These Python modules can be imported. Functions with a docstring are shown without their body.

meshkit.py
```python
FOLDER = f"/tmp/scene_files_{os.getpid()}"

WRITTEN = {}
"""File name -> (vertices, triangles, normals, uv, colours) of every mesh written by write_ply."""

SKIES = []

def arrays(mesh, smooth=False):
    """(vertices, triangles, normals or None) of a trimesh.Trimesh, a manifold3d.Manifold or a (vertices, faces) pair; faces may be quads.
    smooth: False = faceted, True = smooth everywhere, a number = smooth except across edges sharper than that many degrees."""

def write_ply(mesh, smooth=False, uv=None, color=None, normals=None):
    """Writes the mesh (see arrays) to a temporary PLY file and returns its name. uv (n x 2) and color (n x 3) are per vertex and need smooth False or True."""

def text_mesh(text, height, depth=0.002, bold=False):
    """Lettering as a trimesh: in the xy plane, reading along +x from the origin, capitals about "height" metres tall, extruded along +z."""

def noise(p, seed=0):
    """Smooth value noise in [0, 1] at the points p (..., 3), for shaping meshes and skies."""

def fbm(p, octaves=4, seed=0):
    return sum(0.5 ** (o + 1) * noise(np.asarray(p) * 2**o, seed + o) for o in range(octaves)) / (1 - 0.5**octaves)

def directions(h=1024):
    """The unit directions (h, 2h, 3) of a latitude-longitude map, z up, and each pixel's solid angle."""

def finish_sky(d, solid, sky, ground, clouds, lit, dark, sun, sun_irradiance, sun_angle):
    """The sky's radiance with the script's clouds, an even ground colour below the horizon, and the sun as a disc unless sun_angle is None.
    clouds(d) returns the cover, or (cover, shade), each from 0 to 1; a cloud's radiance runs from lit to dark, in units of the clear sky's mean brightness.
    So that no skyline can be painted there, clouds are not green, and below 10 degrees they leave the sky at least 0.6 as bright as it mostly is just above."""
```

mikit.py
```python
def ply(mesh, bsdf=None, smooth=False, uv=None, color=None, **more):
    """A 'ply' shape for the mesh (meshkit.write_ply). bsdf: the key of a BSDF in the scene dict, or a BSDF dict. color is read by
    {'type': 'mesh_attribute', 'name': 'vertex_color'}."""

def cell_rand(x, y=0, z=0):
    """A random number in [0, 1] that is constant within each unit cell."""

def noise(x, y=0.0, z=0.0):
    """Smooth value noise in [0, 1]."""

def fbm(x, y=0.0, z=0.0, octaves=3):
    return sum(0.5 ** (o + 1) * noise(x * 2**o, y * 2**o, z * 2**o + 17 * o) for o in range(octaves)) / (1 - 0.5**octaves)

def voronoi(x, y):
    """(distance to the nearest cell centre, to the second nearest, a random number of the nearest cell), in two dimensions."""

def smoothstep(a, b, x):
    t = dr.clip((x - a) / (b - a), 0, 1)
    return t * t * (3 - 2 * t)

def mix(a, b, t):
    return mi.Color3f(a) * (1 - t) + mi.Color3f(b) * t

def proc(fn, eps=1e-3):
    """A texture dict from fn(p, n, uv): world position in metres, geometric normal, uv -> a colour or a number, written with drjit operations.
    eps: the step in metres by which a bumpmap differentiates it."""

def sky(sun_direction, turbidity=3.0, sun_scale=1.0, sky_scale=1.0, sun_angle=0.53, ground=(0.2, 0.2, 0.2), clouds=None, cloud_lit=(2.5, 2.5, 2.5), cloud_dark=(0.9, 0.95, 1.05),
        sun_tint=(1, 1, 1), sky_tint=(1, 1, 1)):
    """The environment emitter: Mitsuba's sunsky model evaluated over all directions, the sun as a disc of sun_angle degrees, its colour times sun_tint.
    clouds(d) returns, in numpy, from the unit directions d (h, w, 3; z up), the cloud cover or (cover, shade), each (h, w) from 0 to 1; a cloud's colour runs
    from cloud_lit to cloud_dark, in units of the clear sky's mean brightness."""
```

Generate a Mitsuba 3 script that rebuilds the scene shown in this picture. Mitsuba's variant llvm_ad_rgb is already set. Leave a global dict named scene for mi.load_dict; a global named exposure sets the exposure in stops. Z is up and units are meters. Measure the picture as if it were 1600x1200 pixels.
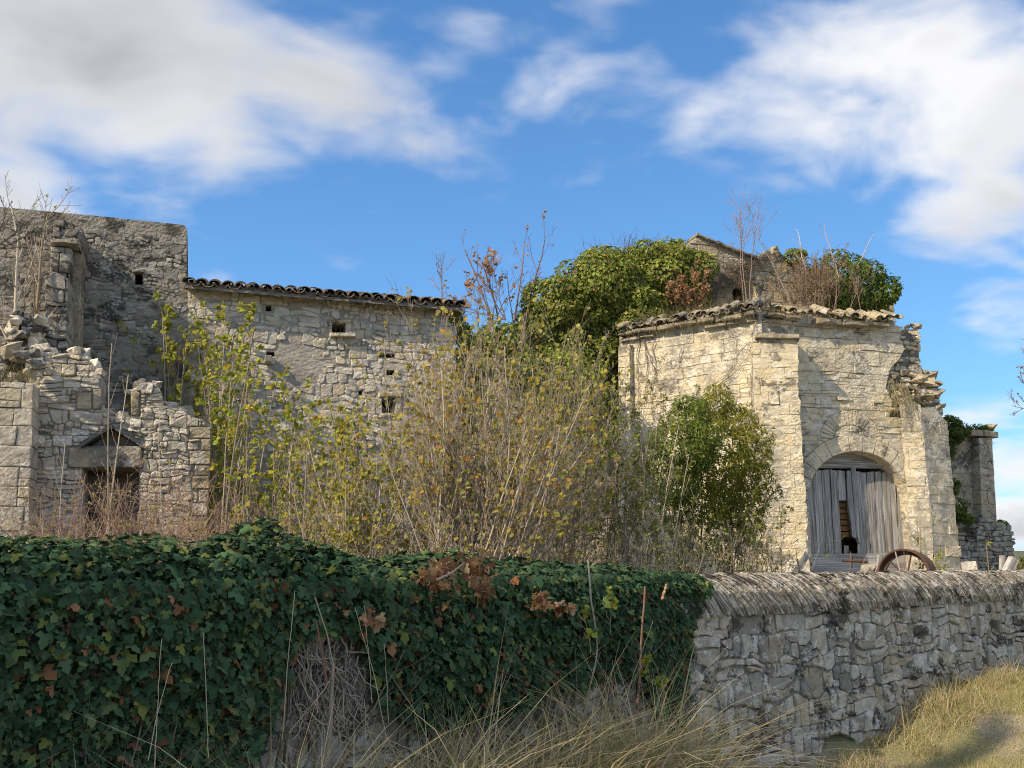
import math, numpy as np, trimesh, mitsuba as mi, drjit as dr, mikit, meshkit
from mikit import noise, fbm, voronoi, smoothstep, mix
from shapely.geometry import Polygon, Point, box as sbox
from shapely.ops import unary_union
from shapely import affinity, contains_xy

T = mi.ScalarTransform4f
scene, labels, counts = {}, {}, {}
EYE = np.array([0, 0, 1.65])
FOC, PITCH = 1450.0, math.atan(280 / 1450.0)          # focal length in pixels of the 1600 wide photograph; horizon at its row 880
SUN_AZ, SUN_EL = math.radians(52), math.radians(34)      # sun from behind the left shoulder
SUN = np.array([-math.sin(SUN_AZ) * math.cos(SUN_EL), -math.cos(SUN_AZ) * math.cos(SUN_EL), math.sin(SUN_EL)])
exposure = 2.35

scene['camera'] = {'type': 'perspective', 'fov': math.degrees(2 * math.atan(800 / FOC)), 'fov_axis': 'x', 'near_clip': 0.05, 'far_clip': 20000.0,
                   'to_world': T().look_at(origin=EYE.tolist(), target=[0, math.cos(PITCH), 1.65 + math.sin(PITCH)], up=[0, 0, 1])}
FW, UPV = np.array([0, math.cos(PITCH), math.sin(PITCH)]), np.array([0, -math.sin(PITCH), math.cos(PITCH)])

def ray(px, py):
    """direction through a pixel of the photograph, scaled to one metre along the camera's axis"""
    return FW + np.array([1.0, 0, 0]) * ((px - 800) / FOC) + UPV * ((600 - py) / FOC)
def at(px, py, Y):
    d = ray(px, py)
    return EYE + d * (Y / d[1])
def on_z(px, py, z):
    d = ray(px, py)
    return EYE + d * ((z - EYE[2]) / d[2])
def screen(p):
    q = np.asarray(p, float) - EYE
    w = np.maximum(q @ FW, 1e-3)
    return 800 + FOC * q[..., 0] / w, 600 - FOC * (q @ UPV) / w, w

# ------------------------------------------------------------------ sky
def azel(px, py):
    d = ray(px, py)
    return math.atan2(d[0], d[1]), math.atan2(d[2], math.hypot(d[0], d[1]))
CLOUDS = [  # where clouds stand: pixel centre, half sizes, strength
    (120, 60, 420, 150, 1.0), (470, 130, 260, 110, .8), (250, 200, 260, 70, .75), (30, 290, 90, 70, .8), (720, 30, 240, 50, .42), (930, 0, 120, 40, .42),
    (1450, 60, 220, 120, .9), (1580, 150, 170, 150, .95), (1320, 180, 220, 80, .7), (1160, 190, 150, 60, .5), (860, 140, 160, 60, .30), (1010, 150, 130, 70, .24),
    (1545, 310, 110, 70, .85), (1575, 480, 100, 50, .5), (1560, 650, 110, 45, .6), (1590, 730, 70, 55, .95), (1600, 810, 80, 50, .95), (330, 440, 60, 22, .5),
    (520, 410, 50, 25, .3), (-150, 250, 150, 150, .8), (700, -200, 500, 120, .8), (1850, 400, 160, 260, .8)]
def clouds(d):
    az, el = np.arctan2(d[..., 0], d[..., 1]), np.arcsin(np.clip(d[..., 2], -1, 1))
    k = 1 / (d[..., 2] + .22)
    q = np.stack([d[..., 0] * k, d[..., 1] * k, el * 0], -1)
    w = np.stack([meshkit.fbm(q * 2.2 + 7, 3, 5), meshkit.fbm(q * 2.2 + 31, 3, 9), el * 0], -1) - .5
    a = meshkit.fbm(q * 1.3 + w * .5 + 3.1, 6, 2)
    fine = meshkit.fbm(q * 5 + w * 1.4 + 11, 5, 4)
    n = .56 * a + .44 * fine + .38 * (meshkit.fbm(q * np.array([9, 12, 1.0]) + w * 3.0, 6, 21) - .5)
    m = np.zeros_like(az)
    for px, py, rx, ry, s in CLOUDS:
        a0, e0 = azel(px, py)
        m = np.maximum(m, s * np.exp(-((az - a0) / (rx / FOC * 1.15)) ** 2 - ((el - e0) / (ry / FOC * 1.15)) ** 2))
    ahead = np.exp(-(az / .75) ** 4)                          # elsewhere the same broken cloud goes on by noise alone
    field = n + (m * .64 - .295) * ahead + (a - .34) * (1 - ahead)
    cover = np.clip((field - .40) / .39, 0, 1)
    cover = cover * cover * (3 - 2 * cover)
    body = meshkit.fbm(q * 2.0 + w + 5.7, 5, 13)
    shade = np.clip((field - .66) * 1.2 + (body - .5) * 2.2 + .22, 0, 1)
    return cover ** .85, shade
scene['sky'] = mikit.sky(SUN.tolist(), turbidity=3.0, sun_scale=.74, clouds=clouds, cloud_lit=(2.3, 2.3, 2.33), cloud_dark=(1.15, 1.20, 1.3), sky_tint=(.64, .94, 1.20), ground=(.24, .22, .17))

# ------------------------------------------------------------------ materials
HOUSE_TOP = 11.5
def two(b): return {'type': 'twosided', 'bsdf': b}
def bumped(b, fn, scale, eps=2e-3): return {'type': 'bumpmap', 'arbitrary': mikit.proc(fn, eps), 'scale': scale, 'bsdf': b}
def relief(p, n, uv):                                       # pitted, weathered stone
    return fbm(p.x * 28, p.y * 28, p.z * 28, 4) + .5 * noise(p.x * 9, p.y * 9, p.z * 9)
def mottle(p, s, o=0.0, k=3):
    return fbm(p.x * s + o, p.y * s + o * 1.7, p.z * s - o, k)
def stone_fn(pale, grey, warm, crust, white, cut, wcut, s=3.0, wash=None):
    """one stone kind: uv.x is a stone's own tone, uv.y how warm it is; crust (black lichen) and white lichen lie in blotches"""
    def fn(p, n, uv):
        c = mix(mix(grey, pale, dr.clip(uv.x, 0, 1)), warm, dr.clip(uv.y, 0, 1))
        g = mottle(p, 14 * s / 3, 3.0)
        c = c * (.62 + .76 * g)
        b = mottle(p, 1.15 * s, 9.0, 4) + .35 * (mottle(p, 9 * s, 2.0, 3) - .5)
        c = mix(c, mi.Color3f(crust) * (.6 + .8 * g), smoothstep(cut, cut + .13, b) * .9)
        if wash:                                            # grey lichen in upright runs, where rain has washed the face
            r_ = fbm(p.x * 3.1 + 4, p.y * 3.1, p.z * .55, 4) + .75 * (mottle(p, 19, 7.0, 3) - .5)
            c = mix(c, mi.Color3f(wash) * (.6 + .8 * g), smoothstep(.55, .62, r_) * .75)
        w = mottle(p, 2.3 * s, 21.0, 4) + .5 * (mottle(p, 16 * s, 5.0, 2) - .5)
        return mix(c, mi.Color3f(white) * (.75 + .5 * g), smoothstep(wcut, wcut + .1, w) * .85)
    return fn
STONES = {
    'near_stone': (stone_fn((.47, .45, .405), (.225, .215, .195), (.41, .35, .235), (.075, .072, .067), (.58, .57, .53), .555, .60, 4.0), .02),
    'pale_stone': (stone_fn((.60, .57, .50), (.42, .40, .355), (.48, .40, .27), (.17, .16, .14), (.70, .67, .60), .68, .63, 2.0), .02),
    'dark_stone': (stone_fn((.32, .31, .285), (.16, .155, .145), (.26, .23, .165), (.06, .058, .054), (.42, .40, .37), .50, .64, 2.2), .015),
    'cream_stone': (stone_fn((.65, .60, .475), (.50, .46, .37), (.58, .49, .30), (.17, .16, .14), (.70, .67, .60), .60, .63, 1.7, (.34, .33, .30)), .028),
    'drab_stone': (stone_fn((.40, .36, .28), (.27, .25, .20), (.40, .33, .20), (.10, .095, .085), (.5, .48, .44), .55, .64, 1.6, (.2, .19, .17)), .026),
}
for k, (fn, sc) in STONES.items():
    scene[k] = two(bumped({'type': 'diffuse', 'reflectance': mikit.proc(fn)}, relief, sc))
def mortar_fn(p, n, uv):
    g = mottle(p, 22, 1.0, 3)
    return mix((.27, .255, .225), (.50, .475, .42), g) * (.6 + .7 * mottle(p, 3, 6.0, 3))
scene['mortar'] = two(bumped({'type': 'diffuse', 'reflectance': mikit.proc(mortar_fn)}, relief, .03))
def dark_mortar_fn(p, n, uv):
    g = mottle(p, 22, 1.0, 3)
    return mix((.12, .115, .105), (.29, .275, .25), g)
scene['dark_mortar'] = two(bumped({'type': 'diffuse', 'reflectance': mikit.proc(dark_mortar_fn)}, relief, .03))
def wall_mortar_fn(p, n, uv):
    g = mottle(p, 26, 1.0, 3)
    c = mix((.19, .18, .16), (.38, .36, .32), g)
    return mix(c, (.07, .068, .062), smoothstep(.5, .62, mottle(p, 3.4, 9.0, 4)) * .85)
scene['wall_mortar'] = two(bumped({'type': 'diffuse', 'reflectance': mikit.proc(wall_mortar_fn)}, relief, .035))
def tile_fn(p, n, uv):
    g = mottle(p, 16, 4.0, 3)
    c = mix((.20, .155, .115), (.34, .27, .20), dr.clip(uv.x, 0, 1)) * (.6 + .8 * g)
    return mix(c, (.075, .07, .062), smoothstep(.48, .62, mottle(p, 7, 2.0, 3)) * .9)
scene['roof_tile'] = two(bumped({'type': 'diffuse', 'reflectance': mikit.proc(tile_fn)}, relief, .008))
def wood_fn(p, n, uv):                                      # bleached boards; uv = (along the grain, across it + a number of the board)
    st = fbm(uv.y * 60, uv.x * 1.6, 0, 4)
    cr = noise(uv.y * 170, uv.x * 2.2)
    r = mikit.cell_rand(dr.floor(uv.y * .5 + .001), 3)
    c = mix((.15, .15, .152), (.54, .54, .535), dr.clip(st * 1.25 - .15 + .3 * (r - .5), 0, 1))
    c = c * (.7 + .45 * smoothstep(.15, .4, cr))
    return mix(c, (.17, .135, .10), smoothstep(.56, .72, fbm(uv.y * 14, uv.x * 1.1, 5, 3)) * .6)
scene['old_wood'] = two(bumped({'type': 'diffuse', 'reflectance': mikit.proc(wood_fn)}, lambda p, n, uv: fbm(uv.y * 70, uv.x * 2.0, 0, 3), .006))
def brown_wood_fn(p, n, uv):
    return mix((.12, .075, .04), (.33, .19, .085), fbm(uv.y * 50, uv.x * 2, 0, 3))
scene['brown_wood'] = two({'type': 'diffuse', 'reflectance': mikit.proc(brown_wood_fn)})
def rust_fn(p, n, uv):
    return mix((.05, .034, .028), (.14, .07, .045), mottle(p, 30, 2.0, 3))
scene['rust'] = two({'type': 'principled', 'base_color': mikit.proc(rust_fn), 'roughness': .8, 'metallic': .2})
def earth_fn(p, n, uv):
    g = mottle(p, 6, 2.0, 4)
    return mix(mix((.20, .175, .125), (.40, .355, .26), g), (.20, .205, .09), smoothstep(.48, .62, mottle(p, .9, 5.0, 3)) * .7)
scene['earth'] = two(bumped({'type': 'diffuse', 'reflectance': mikit.proc(earth_fn)}, lambda p, n, uv: fbm(p.x * 16, p.y * 16, 0, 4), .05))
def wool_fn(p, n, uv):
    return mix((.10, .125, .10), (.17, .18, .13), mottle(p, .02, 2.0, 4))
scene['far_scrub'] = two({'type': 'diffuse', 'reflectance': mikit.proc(wool_fn)})
scene['plastic'] = two({'type': 'principled', 'base_color': {'type': 'rgb', 'value': [.27, .31, .37]}, 'roughness': .35, 'specular': .5})
VC = {'type': 'mesh_attribute', 'name': 'vertex_color'}
scene['leaf'] = {'type': 'principledthin', 'base_color': VC, 'roughness': .55, 'diff_trans': .8, 'eta': 1.4}
scene['ivy_leaf'] = {'type': 'principledthin', 'base_color': VC, 'roughness': .42, 'diff_trans': .35, 'eta': 1.45}
scene['twig'] = two({'type': 'diffuse', 'reflectance': VC})

# ------------------------------------------------------------------ keys, names, labels
def numbered(key):
    k = counts.get(key, 0)
    counts[key] = k + 1
    return key if k == 0 else f'{key}_{k:03d}'
def thing(name, label, cat, group=None):
    key = numbered(name)
    labels[key] = {'label': label, 'category': cat}
    if group: labels[key]['group'] = group
    return key
def add(parent, name, mesh, bsdf, kind=None, label=None, cat=None, group=None, **kw):
    key = numbered((parent + '__' if parent else '') + name)
    scene[key] = mesh if isinstance(mesh, dict) else mikit.ply(mesh, bsdf, **kw)
    lb = {a: b for a, b in (('kind', kind), ('label', label), ('category', cat), ('group', group)) if b}
    if lb: labels[key] = lb
    return key
def joined(meshes):
    """[(v, f), ...] as one (v, f)"""
    o, V, Fs = 0, [], []
    for v, f in meshes:
        V.append(v); Fs.append(np.asarray(f) + o); o += len(v)
    return np.vstack(V), np.vstack(Fs)
def unit(a): return a / np.maximum(np.linalg.norm(a, axis=-1, keepdims=True), 1e-12)

# ------------------------------------------------------------------ walls: a frame (s along, z up, out towards the viewer)
class Frame:
    def __init__(self, a, b, shift=0.0):
        a, b = np.array(a, float), np.array(b, float)
        self.u = unit(np.array([b[0] - a[0], b[1] - a[1], 0]))
        self.n = np.array([self.u[1], -self.u[0], 0])
        self.o = np.array([a[0], a[1], 0]) + self.n * shift
        self.len = float(np.hypot(*(b - a)[:2]))
    def moved(self, out):
        f = Frame(self.o, self.o + self.u); f.o = self.o + self.n * out; f.len = self.len
        return f
    def world(self, s, z, out=0.0):
        s, z, out = np.broadcast_arrays(np.asarray(s, float), np.asarray(z, float), np.asarray(out, float))
        return self.o + s[..., None] * self.u + z[..., None] * np.array([0, 0, 1.0]) + out[..., None] * self.n
    def hit(self, px, py):
        d = ray(px, py)
        t = ((self.o - EYE) @ self.n) / (d @ self.n)
        p = EYE + d * t
        return np.array([(p - self.o) @ self.u, p[2]])
    def poly(self, pts): return Polygon([self.hit(*p) for p in pts]).buffer(0)
    def slab(self, poly, front, back):
        """the polygon extruded from out = -back to out = front"""
        out = []
        for g in getattr(poly, 'geoms', [poly]):
            m = trimesh.creation.extrude_polygon(g, front + back, engine='earcut')
            v = np.array(m.vertices)
            out.append((self.world(v[:, 0], v[:, 1], v[:, 2] - back), np.array(m.faces)))   # (s, z, out) is right-handed
        return joined(out)

def biggest(g):
    gs = [x for x in getattr(g, 'geoms', [g]) if x.geom_type == 'Polygon']
    return max(gs, key=lambda x: x.area) if gs else Polygon()
def wobble(pts, amp, scale, seed):
    q = np.c_[pts * scale, np.zeros(len(pts))]
    return pts + amp * 2 * (np.c_[meshkit.noise(q, seed), meshkit.noise(q + 50, seed + 1)] - .5)
def cells(region, rows, widths, rng, split=.25, merge=.0, warp=.02, wscale=4.0, joint=.008, round_=.02, minarea=.0015, densify=True, slope=0.0):
    """stones laid in rough courses inside the region (a polygon in s, z): some split in two courses, edges warped, corners rounded"""
    s0, z0, s1, z1 = region.bounds
    out, z, seed = [], z0 - .05, int(rng.integers(1e6))
    while z < z1:
        h = rng.uniform(*rows)
        s = s0 - rng.uniform(0, widths[1])
        while s < s1:
            w = rng.uniform(*widths) * (1.0 if rng.random() > .2 else 1.5)
            boxes = [(s, z, s + w, z + h)]
            r = rng.random()
            if r < split and h > rows[0] * 1.15:
                c = rng.uniform(.35, .65)
                boxes = [(s, z, s + w, z + h * c), (s, z + h * c, s + w, z + h)]
                if rng.random() < .5:
                    k = int(rng.integers(2)); a, b, c2, d2 = boxes[k]; m = a + (c2 - a) * rng.uniform(.35, .65)
                    boxes[k:k + 1] = [(a, b, m, d2), (m, b, c2, d2)]
            elif r < split * 1.4 and w > widths[0] * 1.5:
                m = s + w * rng.uniform(.35, .65)
                boxes = [(s, z, m, z + h), (m, z, s + w, z + h)]
            for a, b, c, d in boxes:
                p = np.array([(a, b), ((a + c) / 2, b), (c, b), (c, (b + d) / 2), (c, d), ((a + c) / 2, d), (a, d), (a, (b + d) / 2)])
                p[:, 1] += slope * (p[:, 0] - s0)
                p = wobble(p, warp, wscale, seed)
                p = p + rng.normal(0, warp * .12, p.shape)
                g = biggest(Polygon(p).buffer(0).intersection(region)) if True else None
                if g.is_empty or g.area < minarea: continue
                g = biggest(g.buffer(-joint - round_).buffer(round_, quad_segs=1)) if round_ > 0 else biggest(g.buffer(-joint, join_style=2))
                if g.is_empty or g.area < minarea: continue
                out.append(g)
            s += w
        z += h
    return out
def ring_points(g, step):
    p = np.array(g.simplify(.004).exterior.coords)[:-1]
    if Polygon(p).exterior.is_ccw is False: p = p[::-1]
    q = []
    for i in range(len(p)):
        a, b = p[i], p[(i + 1) % len(p)]
        k = max(1, min(3, int(np.linalg.norm(b - a) / step)))
        q += [a + (b - a) * j / k for j in range(k)]
    return np.array(q)
def stone(frame, g, d, rng, back=.03, rough=.3, bevel=.02, step=.14):
    """one stone: outline set in the wall, bevelled arris, uneven face"""
    p = ring_points(g, step)
    n = len(p)
    c = np.array(g.representative_point().coords[0]) * .3 + p.mean(0) * .7
    r = np.linalg.norm(p - c, axis=1, keepdims=True)
    ins = lambda e: c + (p - c) * np.maximum(1 - e / np.maximum(r, 1e-6), .25)
    j = lambda k: rng.normal(0, 1, k)
    e = bevel * rng.uniform(.6, 1.4)
    tilt = rng.normal(0, rough * .5, 2)
    lean = lambda q: ((q - c) @ tilt) * d / max(r.max(), .05)
    q2 = ins(e * (1 + .3 * j((n, 1))))
    V = np.vstack([frame.world(p[:, 0], p[:, 1], -back), frame.world(p[:, 0], p[:, 1], d * .45 + d * .15 * rough * j(n)),
                   frame.world(q2[:, 0], q2[:, 1], d + lean(q2) + d * .3 * rough * j(n)), frame.world(c[0], c[1], d * (1.04 + .3 * rough * rng.normal()))[None]])
    i = np.arange(n); k = (i + 1) % n
    quads = lambda a, b: np.vstack([np.c_[a + i, a + k, b + k], np.c_[a + i, b + k, b + i]])
    return V, np.vstack([quads(0, n), quads(n, 2 * n), np.c_[2 * n + i, 2 * n + k, i * 0 + 3 * n]])
def boulder(c, size, rng, sub=1):
    """an angular broken stone: the hull of scattered points, corners cut"""
    q = rng.uniform(-1, 1, (13, 3)); q = q / np.maximum(np.abs(q).max(1, keepdims=True), .75) * rng.uniform(.8, 1.05, (13, 1))
    a, b = rng.uniform(0, 6.3), rng.normal(0, .3)
    R = np.array([[math.cos(a), -math.sin(a), 0], [math.sin(a), math.cos(a), 0], [0, 0, 1]]) @ np.array([[1, 0, 0], [0, math.cos(b), -math.sin(b)], [0, math.sin(b), math.cos(b)]])
    m = trimesh.convex.convex_hull((q * np.asarray(size)) @ R.T + np.asarray(c))
    return np.array(m.vertices), np.array(m.faces)
USED = {}
def place_stones(parent, name, stones, bsdf, rng, cap=300, warm=(.0, .35), tone=(0, 1), rest='small_stone', smooth=False):
    """stones = [(v, f)]: the largest in view become parts, what is past the limit one part of small stones"""
    def size(m):
        c = m[0].mean(0); x, y, w = screen(c)
        e = np.ptp(m[0], axis=0)
        return np.linalg.norm(e) / w if -60 < x < 1660 and -60 < y < 1260 else 0
    key = (parent.split('__')[0], name)
    order = sorted(range(len(stones)), key=lambda i: -size(stones[i]))
    take = max(0, cap - USED.get(key, 0))
    top = [i for i in order[:take] if size(stones[i]) > 0]
    left = [i for i in order if i not in set(top)]
    USED[key] = USED.get(key, 0) + len(top)
    val = lambda: (rng.uniform(*tone), rng.uniform(0, 1) ** 2 * (warm[1] - warm[0]) + warm[0])
    for i in top:
        v, f = stones[i]
        add(parent, name, (v, f), bsdf, uv=np.tile(val(), (len(v), 1)), smooth=smooth)
    if left:
        V, Fc = joined([stones[i] for i in left])
        uv = np.vstack([np.tile(val(), (len(stones[i][0]), 1)) for i in left])
        add(parent, rest, (V, Fc), bsdf, kind='stuff', uv=uv, smooth=smooth)

# ------------------------------------------------------------------ plants: polylines grown level by level, tubes, leaves
def grow(P, D, L, R, levels, rng, kids=(6, 5, 4), spread=.8, ratio=.5, wob=.1, up=.06, nseg=5, t0=.25, tip=.35, taper=.55):
    """a list of levels, each (points n x m x 3, radii n x m)"""
    P, D = np.atleast_2d(np.asarray(P, float)), unit(np.atleast_2d(np.asarray(D, float)))
    k = max(len(P), len(D)); P, D = np.broadcast_to(P, (k, 3)).copy(), np.broadcast_to(D, (k, 3)).copy()
    L, R = np.broadcast_to(np.asarray(L, float), (len(P),)).copy(), np.broadcast_to(np.asarray(R, float), (len(P),)).copy()
    out = []
    for lev in range(levels):
        pts, dirs, d, p = [P], [D], D, P
        m = nseg if lev < 2 else max(3, nseg - 2)
        for k in range(m):
            d = unit(d + rng.normal(0, wob, d.shape) + np.array([0, 0, up]))
            p = p + d * (L / m)[:, None]
            pts.append(p); dirs.append(d)
        pts, dirs = np.stack(pts, 1), np.stack(dirs, 1)
        rad = R[:, None] * (1 - (1 - tip) * np.linspace(0, 1, m + 1))[None]
        out.append((pts, rad))
        if lev == levels - 1: break
        k = kids[min(lev, len(kids) - 1)]
        n = len(P)
        t = np.clip(t0 + (1 - t0) * (np.arange(k)[None] + rng.random((n, k))) / k, 0, .999)
        i = (t * m).astype(int); fr = (t * m - i)[..., None]
        a = np.arange(n)[:, None]
        base = pts[a, i] * (1 - fr) + pts[a, i + 1] * fr
        dd = dirs[a, i]
        side = rng.normal(0, 1, dd.shape); side -= (side * dd).sum(-1, keepdims=True) * dd; side = unit(side)
        D = unit(dd + spread * side * rng.uniform(.6, 1.3, (n, k, 1))).reshape(-1, 3)
        L = (L[:, None] * ratio * rng.uniform(.55, 1.15, (n, k)) * (1.15 - .6 * t)).ravel()
        R = (rad[a, i] * taper * rng.uniform(.7, 1, (n, k))).ravel()
        P = base.reshape(-1, 3)
    return out
def tubes(levels, sides=(5, 4, 3), rmin=.0018):
    parts = []
    for lev, (p, r) in enumerate(levels):
        k = sides[min(lev, len(sides) - 1)]
        n, m = p.shape[:2]
        t = unit(np.gradient(p, axis=1))
        a = unit(np.cross(t, np.where(np.abs(t[..., 2:]) < .9, [0, 0, 1.0], [1.0, 0, 0])))
        b = np.cross(t, a)
        ang = np.arange(k) * 2 * np.pi / k
        v = p[:, :, None] + np.maximum(r, rmin)[:, :, None, None] * (np.cos(ang)[:, None] * a[:, :, None] + np.sin(ang)[:, None] * b[:, :, None])
        i, j, q = np.meshgrid(np.arange(n), np.arange(m - 1), np.arange(k), indexing='ij')
        o = (i * m + j) * k
        q2 = (q + 1) % k
        f = np.stack([o + q, o + q2, o + k + q2, o + k + q], -1).reshape(-1, 4)
        parts.append((v.reshape(-1, 3), np.vstack([f[:, [0, 1, 2]], f[:, [0, 2, 3]]])))
    return joined(parts)
LEAVES = {  # outline templates: (x across, y along, z lift), faces
    'oval': (np.array([(0, 0, 0), (-.34, .45, .10), (0, 1, -.06), (.34, .45, .10)]), np.array([(0, 2, 1), (0, 3, 2)])),
    'round': (np.array([(0, 0, 0), (-.42, .30, .07), (-.36, .70, .08), (0, 1, -.05), (.36, .70, .08), (.42, .30, .07), (0, .5, 0)]),
              np.array([(6, 1, 0), (6, 2, 1), (6, 3, 2), (6, 4, 3), (6, 5, 4), (6, 0, 5)])),
    'narrow': (np.array([(0, 0, 0), (-.16, .5, .04), (0, 1, -.08), (.16, .5, .04)]), np.array([(0, 2, 1), (0, 3, 2)])),
    'ivy': (np.array([(0, .04, 0), (-.30, -.13, -.03), (-.60, .22, -.07), (-.24, .36, .0), (-.34, .64, -.06), (0, 1.08, -.12), (.34, .64, -.06), (.24, .36, .0), (.60, .22, -.07), (.30, -.13, -.03), (0, .32, .05)]),
            np.array([(10, (i + 1) % 10, i) for i in range(10)])),
}
def leaves(C, N, A, S, kind, rng, cols, edge=1.0):
    """leaf blades at C, facing N, pointing along A, of size S; cols n x 3. Returns (mesh, colours)"""
    tv, tf = LEAVES[kind]
    N = unit(N); A = unit(A - (A * N).sum(-1, keepdims=True) * N); X = np.cross(A, N)
    k = len(tv)
    curl = rng.uniform(.3, 1.8, (len(C), 1))
    v = C[:, None] + S[:, None, None] * (tv[None, :, :1] * X[:, None] + tv[None, :, 1:2] * A[:, None] + (tv[None, :, 2] * curl)[..., None] * N[:, None])
    f = (np.arange(len(C)) * k)[:, None, None] + tf[None, :, ::-1]
    return (v.reshape(-1, 3), f.reshape(-1, 3)), np.clip(np.repeat(cols, k, axis=0), 0, 1)
def pick(pal, n, rng, var=.2):
    """colours drawn from [(weight, colour), ...]"""
    w = np.array([a for a, _ in pal], float)
    c = np.array([b for _, b in pal])[rng.choice(len(pal), n, p=w / w.sum())]
    return c * rng.uniform(1 - var, 1 + var, (n, 1)) * rng.uniform(1 - var * .3, 1 + var * .3, (n, 3))
def wood(parent, name, levels, col, rng, kind=None, sides=(5, 4, 3), rmin=.0018, var=.25, label=None):
    v, f = tubes(levels, sides, rmin)
    c = np.vstack([np.repeat(np.asarray(col)[None] * rng.uniform(1 - var, 1 + var, (len(p), 1)), p.shape[1] * sides[min(i, len(sides) - 1)], axis=0) for i, (p, r) in enumerate(levels)])
    return add(parent, name, (v, f), 'twig', kind=kind, color=np.clip(c, 0, 1), smooth=True, label=label)
def along(levels, n, rng, lo=0.0):
    """n random points on the last level, with directions"""
    p, r = levels[-1]
    own = rng.permutation(len(p))[:max(1, int(len(p) * .45))]     # leaves sit in clusters: more than half of the twigs have none left
    i, t = own[rng.integers(len(own), size=n)], lo + (1 - lo) * rng.random(n)
    m = p.shape[1] - 1
    j = np.minimum((t * m).astype(int), m - 1); fr = (t * m - j)[:, None]
    a, b = p[i, j], p[i, j + 1]
    return a * (1 - fr) + b * fr, unit(b - a)
def leafy(parent, levels, n, size, kind, pal, rng, name='foliage', lo=.1, droop=.4, up=.5, bsdf='leaf'):
    C, D = along(levels, n, rng, lo)
    A = D * .6 + rng.normal(0, .6, C.shape) + np.array([0, 0, -droop])
    N = rng.normal(0, .55, C.shape) + np.array([-.25, -.35, up])
    S = rng.uniform(*size, n)
    (v, f), c = leaves(C, N, A, S, kind, rng, pick(pal, n, rng))
    return add(parent, name, (v, f), bsdf, kind='stuff', color=c)
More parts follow.
